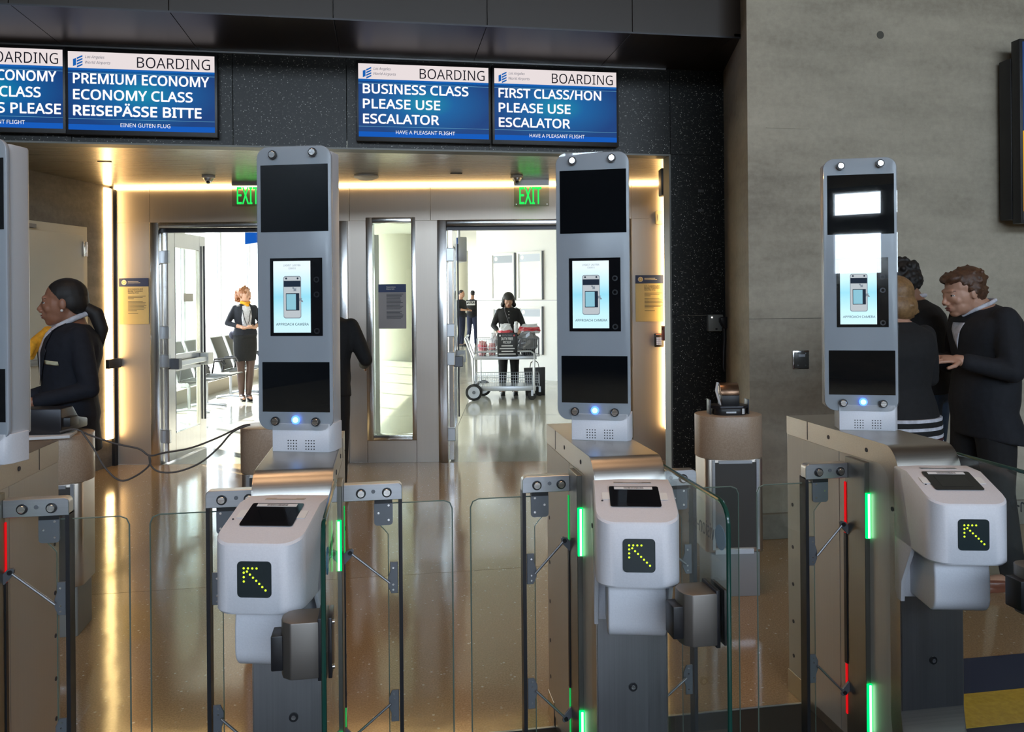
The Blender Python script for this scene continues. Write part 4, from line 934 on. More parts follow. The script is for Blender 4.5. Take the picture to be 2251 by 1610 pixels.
for (px, py, y, r) in ((1040, 863, -.05, .124), (1057, 860, .53, .124)):
    z = r; o = MB().cyl((tx(px), y-.02, z), (tx(px), y+.02, z), r, n=32).build('wheel', 'rubber', eT, bevel=.006); MB().cyl((tx(px), y-.025, z), (tx(px), y+.025, z), r*.7, n=24).build('wheel_rim', 'lgrey', o); MB().cyl((tx(px), y-.032, z), (tx(px), y+.03, z), r*.2, n=16).build('hub', 'grey', o)
for (px, y) in ((1167, -.0), (1186, .47)):
    z = .062; o = MB().cyl((tx(px), y-.015, z), (tx(px), y+.015, z), z, n=24).build('caster', 'rubber', eT, bevel=.004); MB().box(tx(px)-.012, tx(px)+.02, y-.024, y+.024, z, tz(858)).build('caster_fork', 'lgrey', o)
sgn = empty('duty_free_sign', 'black duty free pickup sign standing on the trolley', 'sign', (cT.x, cT.y, 0), -T)
MB().box(tx(1092), tx(1136), -.06, -.05, tz(784), tz(732)).build('board', 'black', sgn, bevel=.002)
bx = lambda p0, p1, a, b: (tx(p0), tx(p1), tz(b), tz(a), -.062)
M['swhite'] = mat('sign_white', (.65, .65, .65), .5); M['sgrey'] = mat('sign_grey', (.28, .28, .28), .5)
text('lettering', 'DUTY FREE', bx(1101, 1126, 742, 748), 'swhite', sgn, bold=.02); text('lettering', 'PICKUP', bx(1105, 1122, 750, 755.5), 'swhite', sgn, bold=.02); text('lettering', 'DUTY FREE', bx(1103, 1124, 736, 739), 'sgrey', sgn)
for k, (a, b) in enumerate(((1101, 1126), (1097, 1130), (1101, 1127), (1095, 1132))): MB().box(tx(a), tx(b), -.0625, -.06, tz(760+6*k+1.6), tz(760+6*k-.6)).build('print_line', 'swhite', sgn, smooth=False)
for px in (1098, 1129): MB().cyl((tx(px), -.06, tz(738)), (tx(px), -.063, tz(738)), .014, n=12).build('emblem', 'swhite' if px < 1100 else 'srd', sgn) if px < 1100 else MB().cyl((tx(px), -.06, tz(738)), (tx(px), -.063, tz(738)), .014, n=12).build('emblem', mat('sign_red', (.5, .08, .08), .5), sgn)
# bags in and on the baskets
M['clearb'] = mat('clear_bag', (.62, .63, .66), .25, spec=.8); M['redb'] = mat('red_bag', (.55, .06, .08), .35); M['pinkb'] = mat('pink_bag', (.62, .28, .28), .35); M['greyb'] = mat('grey_bag', (.13, .13, .14), .18, spec=.9)
def bag(x0, x1, z0, z1, y, dy, m, lab, band=None, seed=0):
    rnd = random.Random(seed); b = MB(); n = 14; rings = []
    cx, w, h = (x0+x1)/2, (x1-x0)/2, z1-z0
    for i in range(8):
        t = i/7; s = (.90+.18*sin(pi*t)) if t < .85 else .82
        rings.append([Vector((cx+w*s*cos(2*pi*j/n)*(1+.12*rnd.uniform(-1, 1)), y+dy*s*sin(2*pi*j/n)*(1+.2*rnd.uniform(-1, 1))*(1-.7*t), z0+h*t+h*.06*rnd.uniform(-1, 1))) for j in range(n)])
    b.loft(rings); o = b.build('plastic_bag', m, smooth=False); o.location = (cT.x, cT.y, 0); o.rotation_euler = (0, 0, -T)
    tag(o, lab, 'bag', 'plastic bags on the trolley')
    if band:
        r2 = MB(); r2.loft([[Vector((cx+(p.x-cx)*1.04, y+(p.y-y)*1.06, p.z)) for p in r] for r in rings[band[0]:band[1]]]); r2.build('print_band', band[2], o, smooth=False)
    return o
bag(tx(1049), tx(1068), tz(782), tz(752), .2, .12, 'pinkb', 'pink bag at the left end of the left basket', (3, 6, 'redb'), 1)
bag(tx(1072), tx(1088), tz(782), tz(757), .15, .10, 'pinkb', 'pink bag leaning on the black sign in the left basket', (2, 4, 'clearb'), 2)
bag(tx(1076), tx(1090), tz(765), tz(735), .32, .05, 'clearb', 'white bag standing upright in the left basket', None, 3)
bag(tx(1096), tx(1123), tz(745), tz(714), .16, .10, 'clearb', 'clear bag with a red band directly above the black sign', (2, 5, 'redb'), 4)
bag(tx(1129), tx(1138), tz(733), tz(709), .16, .06, 'clearb', 'clear crumpled bag between the sign and right basket', None, 5)
bag(tx(1144), tx(1186), tz(736), tz(715), .28, .12, 'clearb', 'wide bag with red band on top of the right basket', (2, 6, 'redb'), 6)
bag(tx(1138), tx(1180), tz(768), tz(733), .06, .06, 'greyb', 'shiny grey bag hanging over the right basket', None, 7)
bag(tx(1143), tx(1176), tz(783), tz(757), .32, .10, mat('dark_bag', (.03, .03, .03), .4), 'dark bag inside the right basket', None, 8)
c = cf((1173-1125)/1750*12.35, 12.35); e = empty('shopping_bag', 'black paper shopping bag on the floor behind the trolley', 'bag', (c.x, c.y, 0), -T)
MB().add([(-.14, -.08, 0), (.16, -.08, 0), (.16, .08, 0), (-.14, .08, 0), (-.165, -.05, .42), (.165, -.05, .43), (.165, .05, .43), (-.165, .05, .42)], [(0, 3, 2, 1), (4, 5, 6, 7), (0, 1, 5, 4), (1, 2, 6, 5), (2, 3, 7, 6), (3, 0, 4, 7)]).build('body', 'black', e, bevel=.005)
for y in (-.05, .05): MB().tube([(-.07, y, .42), (-.055, y, .50), (0, y, .54), (.055, y, .50), (.07, y, .42)], .005, 6).build('handle', 'black', e)
# ================================================================== people
def remesh(mb, voxel, name, m, parent=None, it=4, fac=.6):
    o = mb.build(name, m, None)
    o.data.polygons.foreach_set('use_smooth', [True]*len(o.data.polygons))
    md = o.modifiers.new('r', 'REMESH'); md.mode = 'VOXEL'; md.voxel_size = voxel; md.use_smooth_shade = True
    if it: sm = o.modifiers.new('s', 'SMOOTH'); sm.iterations = it; sm.factor = fac
    bpy.context.view_layer.update()
    me = bpy.data.meshes.new_from_object(o.evaluated_get(bpy.context.evaluated_depsgraph_get())); old = o.data
    o.modifiers.clear(); o.data = me; me.name = name; bpy.data.meshes.remove(old)
    me.polygons.foreach_set('use_smooth', [True]*len(me.polygons))
    if not me.materials: me.materials.append(M[m] if isinstance(m, str) else m)
    if parent: o.parent = parent
    return o
def V(*a): return Vector(a)
def limb(mb, pts, rs, n=14, ov=1.0):
    """tapered limb with round joints"""
    out = []; rr = []
    for i in range(len(pts)-1):
        k = 5
        for j in range(k):
            t = j/k; out.append(Vector(pts[i]).lerp(Vector(pts[i+1]), t)); rr.append(rs[i]+(rs[i+1]-rs[i])*t)
    out.append(Vector(pts[-1])); rr.append(rs[-1])
    mb.tube(out, rr, n)
    for p, r in zip(pts, rs): mb.ell(p, (r, r, r), n=12, k=8)
TF = {'f': [(-.10, .10, .085), (0., .158, .108), (.08, .168, .115), (.2, .155, .105), (.36, .128, .092), (.52, .137, .10), (.68, .152, .112), (.80, .158, .105), (.9, .15, .085), (.97, .10, .065), (1.03, .055, .052)],
      'm': [(-.10, .11, .095), (0., .160, .112), (.08, .165, .115), (.2, .158, .112), (.36, .152, .11), (.52, .165, .118), (.68, .18, .125), (.80, .185, .12), (.9, .175, .095), (.97, .12, .072), (1.03, .062, .058)]}
def spine(P, t):
    a, b, c = P['hip'], P['mid'], P['neck']; t2 = max(0, t)
    p = a*(1-t2)**2+b*2*t2*(1-t2)+c*t2*t2
    if t < 0: p = a+(a-b).normalized()*(-t)*.5
    tan = (2*(1-t2)*(b-a)+2*t2*(c-b)).normalized()
    return p, tan
def rings(P, tab, inf=0., t0=-9, t1=9, n=24, flare=None):
    out = []
    for (t, rx, ry) in tab:
        if t < t0 or t > t1: continue
        p, tan = spine(P, t); lat = P['lat'].lerp(P['latt'], max(0, min(1, t))).normalized(); dep = tan.cross(lat).normalized(); lat = dep.cross(tan).normalized()
        f = inf
        out.append([p+lat*(rx*P['w']+f)*cos(2*pi*i/n)+dep*(ry*P['w']+f)*sin(2*pi*i/n) for i in range(n)])
    return out
def head_mat(P):
    yaw, pitch, roll = P['head']; return Matrix.Rotation(yaw, 3, 'Z') @ Matrix.Rotation(pitch, 3, 'X') @ Matrix.Rotation(roll, 3, 'Y')
def head_geo(mb, c, R, s, male=False):
    E = lambda p, r: mb.ell(c+R @ (Vector(p)*s), tuple(q*s for q in r), R, n=18, k=12)
    E((0, .018, .035), (.073, .092, .080)); E((0, -.012, -.01), (.066, .076, .085)); E((0, -.030, -.055), (.052 if not male else .057, .055, .052))
    E((0, -.060, -.088), (.024 if not male else .03, .023, .020)); E((0, -.070, -.005), (.045, .022, .035)); E((0, -.073, .028), (.048, .014, .014))
    for q in (-1, 1): E((q*.036, -.056, -.024), (.021, .021, .022)); E((q*.072, .012, -.008), (.008, .017, .028)); E((q*.012, -.096, -.034), (.009, .011, .008))
    n = 8
    mb.tube([c+R @ (Vector(p)*s) for p in ((0, -.080, .018), (0, -.090, 0), (0, -.103, -.018), (0, -.109, -.030))], [.008*s, .008*s, .0095*s, .0105*s], n)
    E((0, -.087, -.055), (.023, .010, .0065)); E((0, -.085, -.066), (.019, .010, .007)); E((0, -.075, -.060), (.030, .018, .020))
def hand(mb, w, d, pn, s=1., curl=.5, side=1):
    """w wrist, d hand direction, pn palm normal"""
    d = Vector(d).normalized(); pn = Vector(pn); pn = (pn-d*pn.dot(d)).normalized(); lat = d.cross(pn).normalized()*side
    R = Matrix((lat, d, pn)).transposed()
    mb.ell(w+d*.045*s, (.043*s, .050*s, .016*s), R, n=14, k=10); limb(mb, [w-d*.02, w+d*.02*s], [.026*s, .027*s])
    for i, (x, l) in enumerate(((-.035, .060), (-.012, .074), (.012, .080), (.035, .070))):
        p = w+d*.080*s+lat*x*s; q = [p-d*.02*s]; a = 0; dd = d
        for seg in (.42, .33, .25):
            a += curl*.9; dd = d*cos(a)+pn*sin(a); p = p if len(q) == 1 else q[-1]; q.append((q[-1] if len(q) > 1 else w+d*.082*s+lat*x*s)+dd*l*seg*s)
        limb(mb, q, [.0088*s, .0085*s, .0078*s, .0066*s], n=8)
    p = w+d*.025*s+lat*.034*s; limb(mb, [p, p+(lat*.75+d*.6+pn*.3).normalized()*.035*s, p+(lat*.75+d*.6+pn*.3).normalized()*.035*s+(d*.9+pn*.5+lat*.1).normalized()*.032*s], [.013*s, .011*s, .009*s], n=8)
def patch(target, poly, m, name, off=.004, d=(0, 1, 0), cell=.02, parent=None, start=1.2, th=.002):
    """a piece of cloth or print laid on a surface; poly holds (x, z) seen against direction d (local frame of the person)"""
    d = Vector(d).normalized(); side = Vector((0, 0, 1)).cross(d).normalized()*-1
    bm = bmesh.new(); f = bm.faces.new([bm.verts.new((p[0], p[1], 0)) for p in poly])
    bmesh.ops.triangulate(bm, faces=[f])
    for _ in range(6):
        es = [e for e in bm.edges if e.calc_length() > cell]
        if not es: break
        bmesh.ops.subdivide_edges(bm, edges=es, cuts=1); bmesh.ops.triangulate(bm, faces=[f for f in bm.faces if len(f.verts) > 3])
    tr = BVHTree.FromPolygons([v.co[:] for v in target.data.vertices], [p.vertices[:] for p in target.data.polygons])
    last = None; miss = []
    for v in bm.verts:
        o = side*v.co.x*-1 if False else Vector((0, 0, v.co.y))+side*(-v.co.x)*-1
        h = tr.ray_cast(o-d*start, d)
        if h[0] is None: miss.append((v, o)); continue
        last = h[0]; v.co = h[0]-d*off
    for v, o in miss: v.co = tr.find_nearest(o-d*.2)[0]-d*off
    r = bmesh.ops.solidify(bm, geom=bm.faces[:], thickness=th)
    me = bpy.data.meshes.new(name); bm.to_mesh(me); bm.free(); me.polygons.foreach_set('use_smooth', [True]*len(me.polygons))
    me.materials.append(M[m] if isinstance(m, str) else m); o = bpy.data.objects.new(name, me); COL.objects.link(o); o.parent = parent; return o

def person(label, pos, rz, sex='f', hip=.90, mid=None, neck=None, headc=None, head=(0, 0, 0), width=1., twist=0., arms=None, legs=None, hscale=1., skin='skin1', vox=.006, clothes=None, hair=None, foot='shoe', grp=None, hands=True):
    e = empty('person', label, 'person', (pos[0], pos[1], 0), rz, group=grp)
    P = {'hip': V(0, 0, hip), 'mid': V(*(mid or (0, 0, hip+.28))), 'neck': V(*(neck or (0, .02, hip+.53))), 'lat': V(1, 0, 0), 'latt': V(cos(twist), sin(twist), 0), 'w': width, 'head': head}
    hc = V(*(headc or (0, -.01, hip+.70))); RH = head_mat(P); sw = (.140 if sex == 'f' else .168)*width
    lat = P['latt']; sp, tan = spine(P, .87); sh = {-1: sp-lat*sw, 1: sp+lat*sw}
    A = {}
    for k in (-1, 1):
        el, wr, hd, pn = arms[k] if arms else (V(k*.23, .03, hip+.20), V(k*.24, -.06, hip-.04), (0, -.2, -1), (-k, 0, 0))
        A[k] = (sh[k], Vector(el), Vector(wr), hd, pn)
    Lg = {}
    for k in (-1, 1):
        kn, an = legs[k] if legs else (V(k*.095, -.02, .48), V(k*.10, .02, .085))
        Lg[k] = (V(k*.085*width, 0, hip-.03), Vector(kn), Vector(an))
    b = MB(); tab = TF[sex]
    b.loft(rings(P, tab)); nb = spine(P, 1.0)[0]
    limb(b, [nb, hc+RH @ V(0, .025, -.05)*hscale], [.054 if sex == 'f' else .062, .050 if sex == 'f' else .060])
    head_geo(b, hc, RH, hscale, sex == 'm')
    ar, fr, wrr = ((.042, .036, .024) if sex == 'f' else (.052, .043, .029))
    for k in (-1, 1):
        s_, el, wr, hd, pn = A[k]
        limb(b, [s_, s_.lerp(el, .5), el, el.lerp(wr, .3), wr], [ar, ar, fr, fr*1.02, wrr])
        if hands: hand(b, wr, hd, pn, .95 if sex == 'f' else 1.05, .45, k)
        h_, kn, an = Lg[k]
        limb(b, [h_, h_.lerp(kn, .5), kn, kn.lerp(an, .3), an], [.085*width, .072*width, .050, .053, .035])
        b.ell((an.x, an.y-.06, .045), (.038, .11, .035)); b.ell((an.x, an.y, .06), (.035, .045, .05))
    body = remesh(b, vox, 'body', skin, e, 3, .5)
    # eyes, brows, lips
    for q in (-1, 1):
        R3 = RH
        MB().ell(hc+RH @ (V(q*.0325, -.0715, .004)*hscale), (.0125*hscale, .0085*hscale, .0055*hscale), RH).build('eye', 'eyew', e)
        MB().ell(hc+RH @ (V(q*.0325, -.0785, .004)*hscale), (.0060*hscale, .0045*hscale, .0058*hscale), RH).build('iris', 'eyeb', e)
        MB().tube([hc+RH @ (V(q*x, y, z)*hscale) for x, y, z in ((.020, -.0790, .007), (.0325, -.0808, .0102), (.045, -.0725, .006))], .0014, 6).build('eyelash', 'browk', e)
        MB().tube([hc+RH @ (V(q*x, y, z)*hscale) for x, y, z in ((.018, -.0842, .026), (.034, -.0785, .030), (.052, -.0625, .025))], [.0016, .0024, .0012], 6).build('eyebrow', 'browk', e)
    lp = MB(); lp.ell(hc+RH @ (V(0, -.0935, -.0555)*hscale), (.022*hscale, .0055*hscale, .0045*hscale), RH); lp.ell(hc+RH @ (V(0, -.0915, -.0655)*hscale), (.018*hscale, .0055*hscale, .005*hscale), RH)
    lp.build('lips', 'lips', e)
    return e, P, A, Lg, hc, RH, sh, body
def top(e, P, A, sex, m, name, hem, inf=.02, sleeve=.016, cuff=.9, t1=.975, vox=.008, ext=None, it=6):
    b = MB(); tab = [r for r in TF[sex] if (0 if ext else hem) <= r[0] <= t1]
    rg = rings(P, tab, inf)
    if t1 > .965: rg = rg[:-1]+rings(P, [(.965, .098 if sex == 'f' else .12, .066)], inf*.7)+rings(P, [(1.015, .064 if sex == 'f' else .074, .060)], .004)
    if ext:                       # skirt of the jacket below the hips: (drop, widen)
        last = rg[0]; c = sum(last, Vector())/len(last); new = [c+(p-c)*(1+ext[1])+V(ext[2] if len(ext) > 2 else 0, ext[3] if len(ext) > 3 else 0, -ext[0]) for p in last]; rg = [new]+rg
    b.loft(rg)
    for k in (-1, 1):
        s_, el, wr, _, _ = A[k]; r = .047 if sex == 'f' else .057
        w2 = el.lerp(wr, cuff)
        limb(b, [s_, s_.lerp(el, .5), el, w2], [r+sleeve*.35, r+sleeve*.35, r*.86+sleeve*.2, r*.66+sleeve*.3])
    return remesh(b, vox, name, m, e, it, .6)
def trousers(e, P, Lg, sex, m, vox=.008, low=.05, name='trousers'):
    b = MB(); b.loft(rings(P, [r for r in TF[sex] if r[0] <= .22], .014))
    for k in (-1, 1):
        h_, kn, an = Lg[k]; limb(b, [h_, h_.lerp(kn, .5), kn, kn.lerp(an, .5), V(an.x, an.y, low+.03)], [.10*P['w'], .088*P['w'], .070, .064, .060])
    return remesh(b, vox, name, m, e, 5, .6)
def shoes(e, Lg, m, heel=False, flip=1):
    for k in (-1, 1):
        an = Lg[k][2]; b = MB()
        b.ell((an.x, an.y-.075, .04), (.044, .105, .032)); b.ell((an.x, an.y+.0, .05), (.040, .055, .045)); b.box(an.x-.035, an.x+.035, an.y-.16, an.y+.045, .0, .02)
        remesh(b, .006, 'shoe', m, e, 3)
M['skin1'] = mat('skin_brown', (.33, .15, .09), .45); M['skin2'] = mat('skin_fair', (.50, .27, .18), .45); M['skin3'] = mat('skin_tan', (.36, .19, .12), .45)
M['eyew'] = mat('eye_white', (.6, .58, .55), .3); M['eyeb'] = mat('eye_dark', (.02, .012, .01), .2); M['browk'] = mat('brow', (.02, .012, .01), .7); M['lips'] = mat('lips', (.24, .06, .05), .4)
def cloth(n, c, r=.85): 
    m = noisy(n, [(.35, tuple(q*.8 for q in c)), (.65, tuple(q*1.15 for q in c))], 40, r, 0, .15); B(m).inputs['Sheen Weight'].default_value = .0; return m
M['navyc'] = cloth('navy_cloth', (.008, .010, .018)); M['blackc'] = cloth('black_cloth', (.008, .008, .009)); M['shirt'] = cloth('white_cloth', (.62, .62, .68)); M['yscarf'] = cloth('yellow_cloth', (.80, .36, .02)); M['denim'] = cloth('denim', (.03, .05, .085))
M['hairk'] = noisy('hair_black', [(.3, (.006, .005, .005)), (.7, (.018, .014, .012))], 60, .62, sc3=(1, 1, .1)); M['hairb'] = noisy('hair_brown', [(.3, (.045, .020, .010)), (.7, (.12, .055, .028))], 60, .5, 0, .2); M['hairr'] = noisy('hair_auburn', [(.3, (.18, .06, .02)), (.7, (.36, .14, .05))], 60, .5, 0, .2); M['hairy'] = noisy('hair_dark_blonde', [(.3, (.16, .085, .035)), (.7, (.30, .17, .07))], 60, .5, 0, .2)
M['badge'] = mat('badge', (.66, .62, .42), .4); M['lapel'] = cloth('lapel_cloth', (.012, .014, .022)); M['stock'] = mat('stockings', (.09, .05, .04), .5); M['shoek'] = mat('shoe_black', (.01, .01, .01), .3); M['shoeb'] = mat('shoe_brown', (.20, .06, .03), .3)
def hairball(e, hc, RH, s, parts, m, vox=.005, it=3, curls=0, cr=.012, seed=1, reg=None, name='hair', cut=None):
    b = MB()
    for p, r in parts: b.ell(hc+RH @ (Vector(p)*s), tuple(q*s for q in r), RH, n=18, k=12)
    if curls:
        rnd = random.Random(seed); pr = [(p, r) for p, r in parts]
        for _ in range(curls):
            p, r = pr[rnd.randrange(len(pr))] if reg is None else reg
            t, f = rnd.uniform(0, 2*pi), math.acos(rnd.uniform(-.9, 1)); q = V(p[0]+r[0]*sin(f)*cos(t), p[1]+r[1]*sin(f)*sin(t), p[2]+r[2]*cos(f)); rr = cr*rnd.uniform(.6, 1.3)
            b.ell(hc+RH @ (q*s), (rr, rr, rr), n=8, k=6)
    o = remesh(b, vox, name, m, e, it, .5)
    if cut:
        bm = bmesh.new(); bm.from_mesh(o.data); RI = RH.transposed()
        dl = [v for v in bm.verts if (lambda q: q.y < cut[0]+(cut[1]-q.z)*cut[2] and q.z < cut[3])((RI @ (v.co-hc))/s)]
        bmesh.ops.delete(bm, geom=dl, context='VERTS'); bm.to_mesh(o.data); bm.free()
    return o
def at_d(px, d, z=0): u = (px-CX)/FPX; return cf(u*d, d, z)
def strap(e, pts, r, m, name): return MB().tube(pts, r, 6).build(name, m, e)

# --- attendant at the left, in profile
p = at_d(148, 4.02); rzA = -T-R_(52)
e, P, A, Lg, hc, RH, sh, body = person('smiling woman with black ponytail, navy jacket and yellow scarf, in profile at the left', (p.x, p.y), rzA, 'f', hip=.90, mid=(0, -.0, 1.18), neck=(0, .035, 1.395), headc=(-.008, -.018, 1.505), head=(-R_(20), R_(4), 0), width=1.04, hscale=1.04,
    arms={-1: (V(-.22, .07, 1.08), V(-.17, -.17, 1.02), (0.2, -1, .0), (0, 0, -1)), 1: (V(.225, .06, 1.08), V(.15, -.18, 1.03), (-.2, -1, .1), (0, 0, -1))}, skin='skin1', vox=.0055)
jk = top(e, P, A, 'f', 'navyc', 'jacket', -.1, .026, .018, .86, .985, .007, (.14, .10))
trousers(e, P, Lg, 'f', 'navyc'); shoes(e, Lg, 'shoek')
hairball(e, hc, RH, 1, [((0, .022, .036), (.080, .098, .088)), ((0, .062, .0), (.072, .058, .075)), ((.055, .045, .0), (.024, .04, .05)), ((-.055, .045, .0), (.024, .04, .05))], 'hairk', .0045, cut=(-.068, .100, .75, .12))
b = MB(); limb(b, [hc+RH @ V(0, .10, -.03), hc+RH @ V(0, .145, -.07), hc+RH @ V(0, .165, -.15), hc+RH @ V(0, .150, -.25)], [.026, .036, .032, .012]); remesh(b, .005, 'ponytail', 'hairk', e, 3)
for q in (-1, 1): MB().ell(hc+RH @ V(q*.082, .008, -.040), (.007, .007, .007)).build('pearl_earring', mat('pearl', (.8, .78, .74), .2) if 'pearl' not in bpy.data.materials else bpy.data.materials['pearl'], e)
sh_ = patch(jk, [(-.05, 1.40), (.05, 1.40), (.060, 1.34), (.03, 1.20), (.0, 1.10), (-.03, 1.20), (-.060, 1.34)], 'shirt', 'shirt_front', .004, (0, 1, 0), .02, e)
b = MB(); b.tube([V(-.064, .02, 1.425), V(-.045, -.045, 1.39), V(0, -.065, 1.365), V(.045, -.045, 1.39), V(.064, .02, 1.425), V(.04, .085, 1.45), V(-.04, .085, 1.45)], .0145, 10, closed=True); remesh(b, .005, 'shirt_collar', 'shirt', e, 2)
for k in (-1, 1): patch(jk, [(k*.012, 1.375), (k*.066, 1.415), (k*.075, 1.36), (k*.045, 1.315)], 'shirt', 'collar_wing', .009, (0, 1, 0), .02, e)
for k in (-1, 1): patch(jk, [(k*.070, 1.40), (k*.095, 1.33), (k*.085, 1.285), (k*.10, 1.27), (k*.02, 1.10), (k*.008, 1.10), (k*.052, 1.27)], 'lapel', 'lapel', .008, (0, 1, 0), .02, e)
b = MB(); limb(b, [V(0, -.095, 1.362), V(-.005, -.135, 1.315), V(-.02, -.155, 1.235)], [.020, .028, .013]); b.ell((0, -.085, 1.365), (.038, .028, .024)); limb(b, [V(.01, -.15, 1.31), V(.02, -.165, 1.25)], [.022, .010]); remesh(b, .005, 'neck_scarf', 'yscarf', e, 2)
patch(jk, [(.085, 1.222), (.150, 1.215), (.150, 1.198), (.085, 1.205)], 'badge', 'name_badge', .010, (0, 1, 0), .02, e, th=.004)

MB().ell(hc+RH @ V(0, -.0965, -.0625), (.016, .005, .0045), RH).build('teeth', 'pearl_' if 'pearl_' in M else bpy.data.materials['pearl'], e)
# --- standing woman with the scarf, far beyond the left doors
p = at_d(538, 11.95)
e, P, A, Lg, hc, RH, sh, body = person('auburn haired woman in dark skirt suit and yellow scarf standing beyond the left doors', (p.x, p.y), -T+R_(32), 'f', hip=.94, neck=(0, .015, 1.45), headc=(0, -.02, 1.595), head=(R_(38), R_(3), 0), width=.98,
    arms={-1: (V(-.25, .02, 1.17), V(-.06, -.19, 1.10), (1, -.35, .0), (0, .3, 1)), 1: (V(.24, .03, 1.17), V(.10, -.18, 1.10), (-.6, -.5, .0), (0, .3, 1))},
    legs={-1: (V(-.07, -.02, .50), V(-.05, .03, .10)), 1: (V(.07, -.02, .50), V(.045, .0, .10))}, skin='skin2', vox=.007)
b = MB(); b.loft(rings(P, [r for r in TF['f'] if .0 <= r[0] <= .4], .012)); rg = rings(P, [(0., .165, .118)], .012)[0]
b.loft([[V(q.x*.90, q.y*.95, .60) for q in rg], [V(q.x*1.02, q.y*1.02, .80) for q in rg], rg]); remesh(b, .008, 'skirt', 'blackc', e, 4)
jk = top(e, P, A, 'f', 'navyc', 'jacket', .08, .022, .014, .55, .985, .007)
b = MB(); b.ell((-.165, .05, .99), (.06, .05, .07)); b.ell((-.13, .02, 1.03), (.06, .08, .05)); remesh(b, .008, 'jacket_flare', cloth('slate_cloth', (.06, .06, .09)), e, 3)
patch(jk, [(-.02, 1.43), (.055, 1.42), (.075, 1.25), (.055, 1.08), (-.055, 1.08), (-.075, 1.25), (-.055, 1.42)], 'shirt', 'blouse_front', .004, (0, 1, 0), .03, e)
b = MB(); limb(b, [V(-.055, -.02, 1.475), V(0, -.065, 1.455), V(.055, -.02, 1.475), V(0, .06, 1.485), V(-.055, -.02, 1.475)], [.026]*5); b.ell((.02, -.075, 1.43), (.03, .02, .035)); remesh(b, .007, 'neck_scarf', 'yscarf', e, 2)
strap(e, [V(-.05, -.07, 1.43), V(-.06, -.125, 1.33), V(-.03, -.135, 1.2), V(0, -.14, 1.12), V(.03, -.135, 1.2), V(.05, -.125, 1.33), V(.05, -.07, 1.43)], .005, 'blackc', 'lanyard')
hairball(e, hc, RH, 1, [((0, .03, .04), (.082, .092, .085)), ((0, .05, .0), (.075, .06, .07)), ((0, .125, .0), (.05, .05, .065)), ((0, .135, -.07), (.035, .035, .06))], 'hairr', .006, 1, 130, .016, 3)
tag(MB(Matrix.Translation(P['hip'])).box(0, .01, 0, .01, 0, .01).build('x', 'blackc')); bpy.data.objects.remove(bpy.data.objects['x'])
MB(Matrix.Rotation(R_(12), 4, 'Y')).box(-.22+.0, -.12, -.285, -.245, 1.0, 1.12).build('yellow_purse', mat('purse', (.85, .40, .04), .4), e, bevel=.01).location = (.22, -.0, -.06)
for k in (-1, 1):
    kn, an = Lg[k][1], Lg[k][2]; b = MB(); limb(b, [V(k*.082, 0, .80), V(k*.078, -.005, .68), kn, kn.lerp(an, .3), an], [.088, .083, .056, .059, .040]); b.ell((an.x, an.y-.05, .07), (.036, .075, .035)); remesh(b, .006, 'stocking', 'stock', e, 3)
    b = MB(); b.ell((an.x, an.y-.075, .035), (.042, .085, .030)); b.ell((an.x, an.y+.005, .065), (.036, .045, .035)); limb(b, [V(an.x, an.y+.03, .06), V(an.x, an.y+.03, .012)], [.014, .010]); b.box(an.x-.03, an.x+.03, an.y-.14, an.y-.03, 0, .02); remesh(b, .006, 'shoe', 'shoek', e, 2)

# --- person in black whose back shows behind the first full tower
p = at_d(716, 6.0)
e, P, A, Lg, hc, RH, sh, body = person('person in black seen from behind, mostly hidden by the first full tower', (p.x, p.y), -T+pi-R_(10), 'm', hip=.88, mid=(0, -.02, 1.12), neck=(-.0, -.09, 1.37), headc=(.06, -.19, 1.46), head=(0, R_(35), 0),
    arms={-1: (V(-.29, -.06, 1.05), V(-.20, -.26, 1.0), (0, -1, .2), (1, 0, 0)), 1: (V(.27, -.05, 1.06), V(.16, -.27, 1.02), (0, -1, .2), (-1, 0, 0))}, skin='skin3', vox=.009)
top(e, P, A, 'm', 'blackc', 'jacket', -.1, .024, .018, .9, .985, .01, (.10, .05)); trousers(e, P, Lg, 'm', 'blackc', .01); shoes(e, Lg, 'shoek')
hairball(e, hc, RH, 1, [((0, .03, .04), (.082, .095, .085)), ((0, .06, -.01), (.07, .05, .06))], 'hairk', .008)

